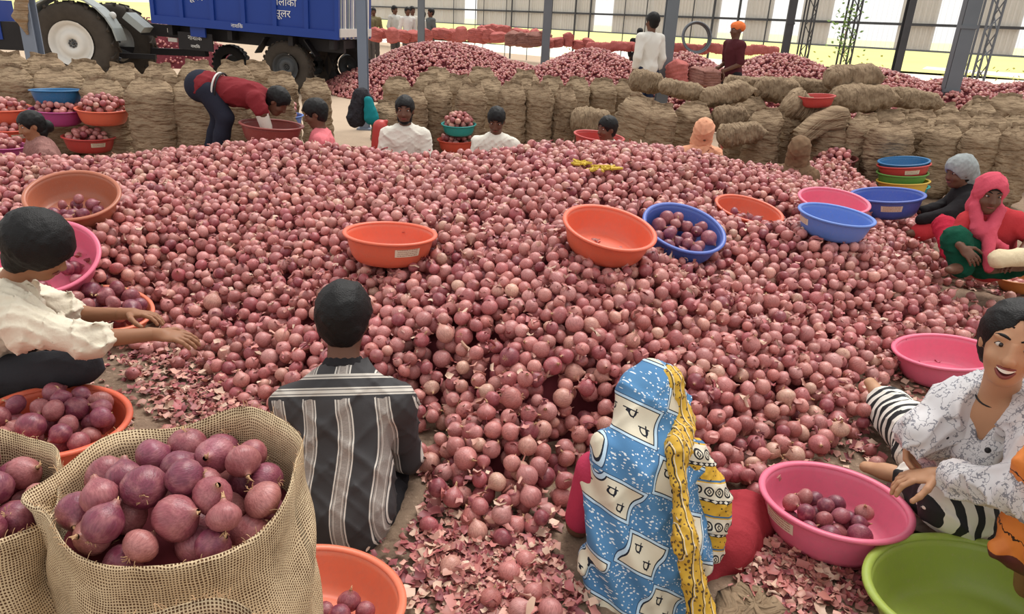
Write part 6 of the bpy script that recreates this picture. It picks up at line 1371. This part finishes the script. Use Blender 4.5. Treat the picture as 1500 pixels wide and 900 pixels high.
# ---------------------------------------------------------------- loose dry skins
def flakes(name, P, size, label, zr=0.02, tilt=0.5, thin=0.0):
    n = len(P); g = np.array([(u, v) for u in (-1, 0, 1) for v in (-1, 0, 1)], float)
    sc = rng.uniform(0.5, 1.3, (n, 1)) * size; asp = np.where(rng.random(n) < thin, rng.uniform(0.1, 0.3, n), rng.uniform(0.5, 1.2, n)); sc = np.where((asp < 0.35)[:, None], sc * 1.7, sc)
    cv = rng.uniform(-0.7, 0.7, (n, 2)); T = np.zeros((n, 9, 3)); T[..., 0] = g[None, :, 0] * sc; T[..., 1] = g[None, :, 1] * sc * asp[:, None]
    T[..., :2] += rng.normal(0, 0.18, (n, 9, 2)) * sc[..., None]
    T[..., 2] = (cv[:, :1] * g[None, :, 0] ** 2 + cv[:, 1:] * g[None, :, 1] ** 2 + rng.normal(0, 0.12, (n, 9))) * sc
    ax = rng.normal(size=(n, 3)); ax /= np.linalg.norm(ax, axis=1)[:, None]; a = rng.normal(0, tilt, n); yaw = rng.uniform(0, 6.28, n)
    K = np.zeros((n, 3, 3)); K[:, 0, 1] = -ax[:, 2]; K[:, 0, 2] = ax[:, 1]; K[:, 1, 0] = ax[:, 2]; K[:, 1, 2] = -ax[:, 0]; K[:, 2, 0] = -ax[:, 1]; K[:, 2, 1] = ax[:, 0]
    R = np.eye(3) + np.sin(a)[:, None, None] * K + (1 - np.cos(a))[:, None, None] * (K @ K)
    Z = np.zeros((n, 3, 3)); Z[:, 0, 0] = np.cos(yaw); Z[:, 0, 1] = -np.sin(yaw); Z[:, 1, 0] = np.sin(yaw); Z[:, 1, 1] = np.cos(yaw); Z[:, 2, 2] = 1
    W = np.einsum('nij,nvj->nvi', R @ Z, T) + P[:, None, :]
    q = np.array([(0, 3, 4, 1), (3, 6, 7, 4), (1, 4, 5, 2), (4, 7, 8, 5)]); Fq = (q[None] + (np.arange(n) * 9)[:, None, None]).reshape(-1, 4)
    pal = np.array([srgb(*c) for c in ((190, 124, 116), (170, 92, 94), (206, 152, 136), (140, 70, 76), (180, 110, 104), (214, 178, 156), (160, 100, 90))])
    c = pal[rng.integers(0, len(pal), n)] * rng.uniform(0.75, 1.15, (n, 1)); C = np.repeat(np.concatenate([c, np.ones((n, 1))], 1)[:, None, :], 9, 1).reshape(-1, 4)
    o = link(name, np_mesh(name, W.reshape(-1, 3), Fq, True, {'col': ('FLOAT_COLOR', C)}), None, M_FLAKE); return tag(o, label, 'onion skins', kind='stuff')
pts = []
for (x0, x1, y0, y1, n) in ((590, 850, 720, 905, 1500), (640, 840, 800, 910, 1300), (190, 420, 520, 660, 900), (290, 400, 560, 640, 700), (560, 640, 640, 760, 350), (1080, 1330, 770, 905, 900), (1110, 1200, 740, 860, 500), (1270, 1460, 470, 600, 600), (1120, 1300, 540, 720, 300), (150, 330, 480, 560, 300), (0, 200, 560, 700, 250), (1360, 1500, 390, 470, 250)):
    for _ in range(n):
        t = random.random(); px = random.gauss((x0 + x1) / 2, (x1 - x0) * 0.27); py = random.gauss((y0 + y1) / 2, (y1 - y0) * 0.27); p = at_z(px, py, 0.0)
        h = max(0.0, float(base_h(p.x, p.y))) if False else 0.0
        pts.append((p.x, p.y, 0.006 + abs(random.gauss(0, 0.012))))
pts = np.array(pts); hh = heap_h(pts[:, 0], pts[:, 1]); pts = pts[hh < 0.06]
SK = [(at_depth(262, 704, 1.44), 0.30), (at_depth(-94, 742, 1.42), 0.30)] + [(Vector((a, b_, 0)), r_ * 0.85) for a, b_, r_ in HOLES]
ok = np.array([not in_basin(Vector(p), 0.01) and all(math.hypot(p[0] - c_.x, p[1] - c_.y) > r_ for c_, r_ in SK) for p in pts]); pts = pts[ok]
flakes('onion_skins', pts, 0.0145, 'loose papery onion skins scattered over the bare ground', tilt=0.55)
top = np.nonzero(surf & vis)[0]; wts = np.where(sz[top] > 0.008, 1.6, 0.8); ch = rng.choice(top, 5200, p=wts / wts.sum())
P = pos[ch] + rng.normal(0, 0.022, (len(ch), 3)); P[:, 2] = pos[ch][:, 2] + rad[ch] * rng.uniform(0.55, 1.0, len(ch))
flakes('onion_skins', P, 0.012, 'shed onion skins and dry leaves lying on top of the main heap', tilt=0.9, thin=0.5)
# yellow net scraps on the crest
for (px, py, sc) in ((851, 241, 1.0), (884, 249, 1.5)):
    D = 3.5; p = at_depth(px, py, D)
    while p.z > float(heap_h(p.x, p.y)) + 0.035 and D < 7: D += 0.02; p = at_depth(px, py, D)
    m = MB()
    for k in range(14):
        a = random.uniform(0, 6.28); q = [Vector((random.gauss(0, .035), random.gauss(0, .03), random.uniform(0, .02))) * sc for _ in range(4)]; m.tube(q, 0.009, 5)
    o = m.build('net_scrap', simple('yellow_net_material', srgb(206, 176, 66), 0.6, 0.3, 0.2, 20)); o.location = p
    tag(o, 'small yellow net scrap, the left of two on the heap crest' if sc == 1.0 else 'larger yellow net scrap, the right of two on the heap crest', 'net scrap', 'yellow net scraps')
# ---------------------------------------------------------------- open jute sacks right in front of the camera
def open_sack(cx, cy, wpx, D, label, rough=0.0, seed=0, squash=0.86, ear=None, tiltdir=0.0, nfill=22, orad=0.043, olabel='', ogroup='', height=None, sink=0.05):
    r = np.random.default_rng(seed); c = at_depth(cx, cy, D); R = wpx * D / FPX / 2; zr = c.z; org = Vector((c.x, c.y, 0)); ph = r.uniform(0, 6.28, 10)
    nu = 120; prof = []     # (height fraction, radius fraction)
    for t in np.linspace(0, 1, 46): prof.append((t, 0.86 + 0.20 * math.sin(min(1, t * 1.12) * 2.6) ** 1.0 * 0.9 if t > 0.0 else 0.8))
    V = []; bu = []; bv = []; F4 = []; L = 0.0
    rows = [('o', t, q) for t, q in prof] + [('r', 0.5, 0), ('i', 0.03, 0), ('i', 0.10, 0), ('i', 0.18, 0)]
    def rimz(a): return zr + 0.018 * math.sin(2 * a + ph[0]) + 0.012 * math.sin(5 * a + ph[1]) + 0.035 * math.cos(a - tiltdir)
    def rimR(a):
        q = 1 + 0.035 * math.sin(3 * a + ph[2]) + 0.02 * math.sin(7 * a + ph[3])
        if ear is not None: q += 0.13 * math.exp(-((math.atan2(math.sin(a - ear), math.cos(a - ear))) / 0.22) ** 2)
        return q
    for ri, (kd, t, q) in enumerate(rows):
        for k in range(nu):
            a = 2 * math.pi * k / nu; ca, sa = math.cos(a), math.sin(a); zz = rimz(a); rr = rimR(a) * R
            if kd == 'o':
                lump = 1 + (0.045 * math.sin(3 * a + 6 * t + ph[4]) + 0.03 * math.sin(9 * a - 11 * t + ph[5]) + 0.035 * math.sin(t * 19 + 2 * math.sin(2 * a + ph[6]))) * (0.35 + 0.65 * math.sin(math.pi * min(t, 0.93)))
                w_ = q * lump; bl = max(0, (t - 0.82) / 0.18) ** 1.6; w_ = w_ * (1 - bl) + (rr / R) * 0.97 * bl; x, y, z = R * w_ * ca, R * squash * w_ * sa, zz * t
            elif kd == 'r': x, y, z = rr * 0.955 * ca, rr * squash * 0.955 * sa, zz + 0.010
            else: g = 0.93 - t * 0.35; x, y, z = rr * g * ca, rr * squash * g * sa, zz - t
            V.append((x, y, z)); bu.append(a * R); bv.append(t * zr if kd == 'o' else (zr + 0.01 if kd == 'r' else zr + 0.02 + t))
    n = len(rows)
    for i in range(n - 1):
        for k in range(nu): l = (k + 1) % nu; F4.append((i * nu + k, i * nu + l, (i + 1) * nu + l, (i + 1) * nu + k))
    F4 = np.array(F4); o = link('open_sack', np_mesh('open_sack', V, F4, True, {'bu': ('FLOAT', bu), 'bv': ('FLOAT', bv)}), None, M_WEAVE); o.location = org; tag(o, label, 'sack', 'open sacks in the foreground')
    m = MB()     # frayed hem threads along the mouth
    for k in range(70):
        a = r.uniform(0, 6.28); b_ = Vector((rimR(a) * R * 0.965 * math.cos(a), rimR(a) * R * squash * 0.965 * math.sin(a), rimz(a) + 0.008)); d = Vector((r.normal(0, .5), r.normal(0, .5), r.uniform(0.1, 1))).normalized() * r.uniform(0.006, 0.02); m.tube([b_, b_ + d * 0.6 + Vector((0, 0, .002)), b_ + d], 0.0006, 3)
    m.build('frayed_thread', M_STEM, o)['kind'] = 'stuff'
    out = []; tries = 0; rnd = random.Random(seed)
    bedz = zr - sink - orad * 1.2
    m = MB().lathe([(0.001, bedz + 0.02), (R * 0.6, bedz + 0.01), (R * 0.9, bedz - 0.02)], 30, Matrix.Diagonal((1, squash, 1, 1))); m.build('shade_filler', M_CORE, o, True)  # filler disc below the top onions, coloured dark as shade in the gaps
    while len(out) < nfill and tries < 4000:
        tries += 1; a = rnd.uniform(0, 6.283); q = math.sqrt(rnd.random()) * (R * 0.90 - orad * 0.95); x, y = q * math.cos(a), q * squash * math.sin(a); rr = orad * rnd.uniform(0.85, 1.15); z = bedz + rr * 0.5
        for (x2, y2, z2, r2) in out:
            d2 = (x - x2) ** 2 + (y - y2) ** 2; s2 = ((rr + r2) * 0.9) ** 2
            if d2 < s2: z = max(z, z2 + math.sqrt(s2 - d2))
        if z > zr - 0.012 + 0.05 * (1 - (q / R) ** 2): continue
        out.append((x, y, z, rr))
    for (x, y, z, rr) in out: onion(org + Vector((x, y, z)), rr, olabel, ogroup, roots=True, dark=True)
    return o
open_sack(262, 704, 372, 1.44, 'large open jute sack full of onions at the lower left', seed=3, ear=math.pi + 0.35, tiltdir=1.2, nfill=46, orad=0.038, olabel='large red onion on top of the open jute sack at the lower left', ogroup='onions in the large open sack')
open_sack(-94, 742, 360, 1.42, 'open jute sack cut by the left edge of the picture', seed=5, tiltdir=0.6, nfill=34, orad=0.038, olabel='large red onion in the open sack at the left edge', ogroup='onions in the left edge sack')
open_sack(276, 1010, 330, 1.06, 'jute sack whose pale rim just shows at the bottom edge', seed=8, tiltdir=1.5, nfill=10, orad=0.044, olabel='red onion in the sack at the bottom edge', ogroup='onions in the bottom edge sack')
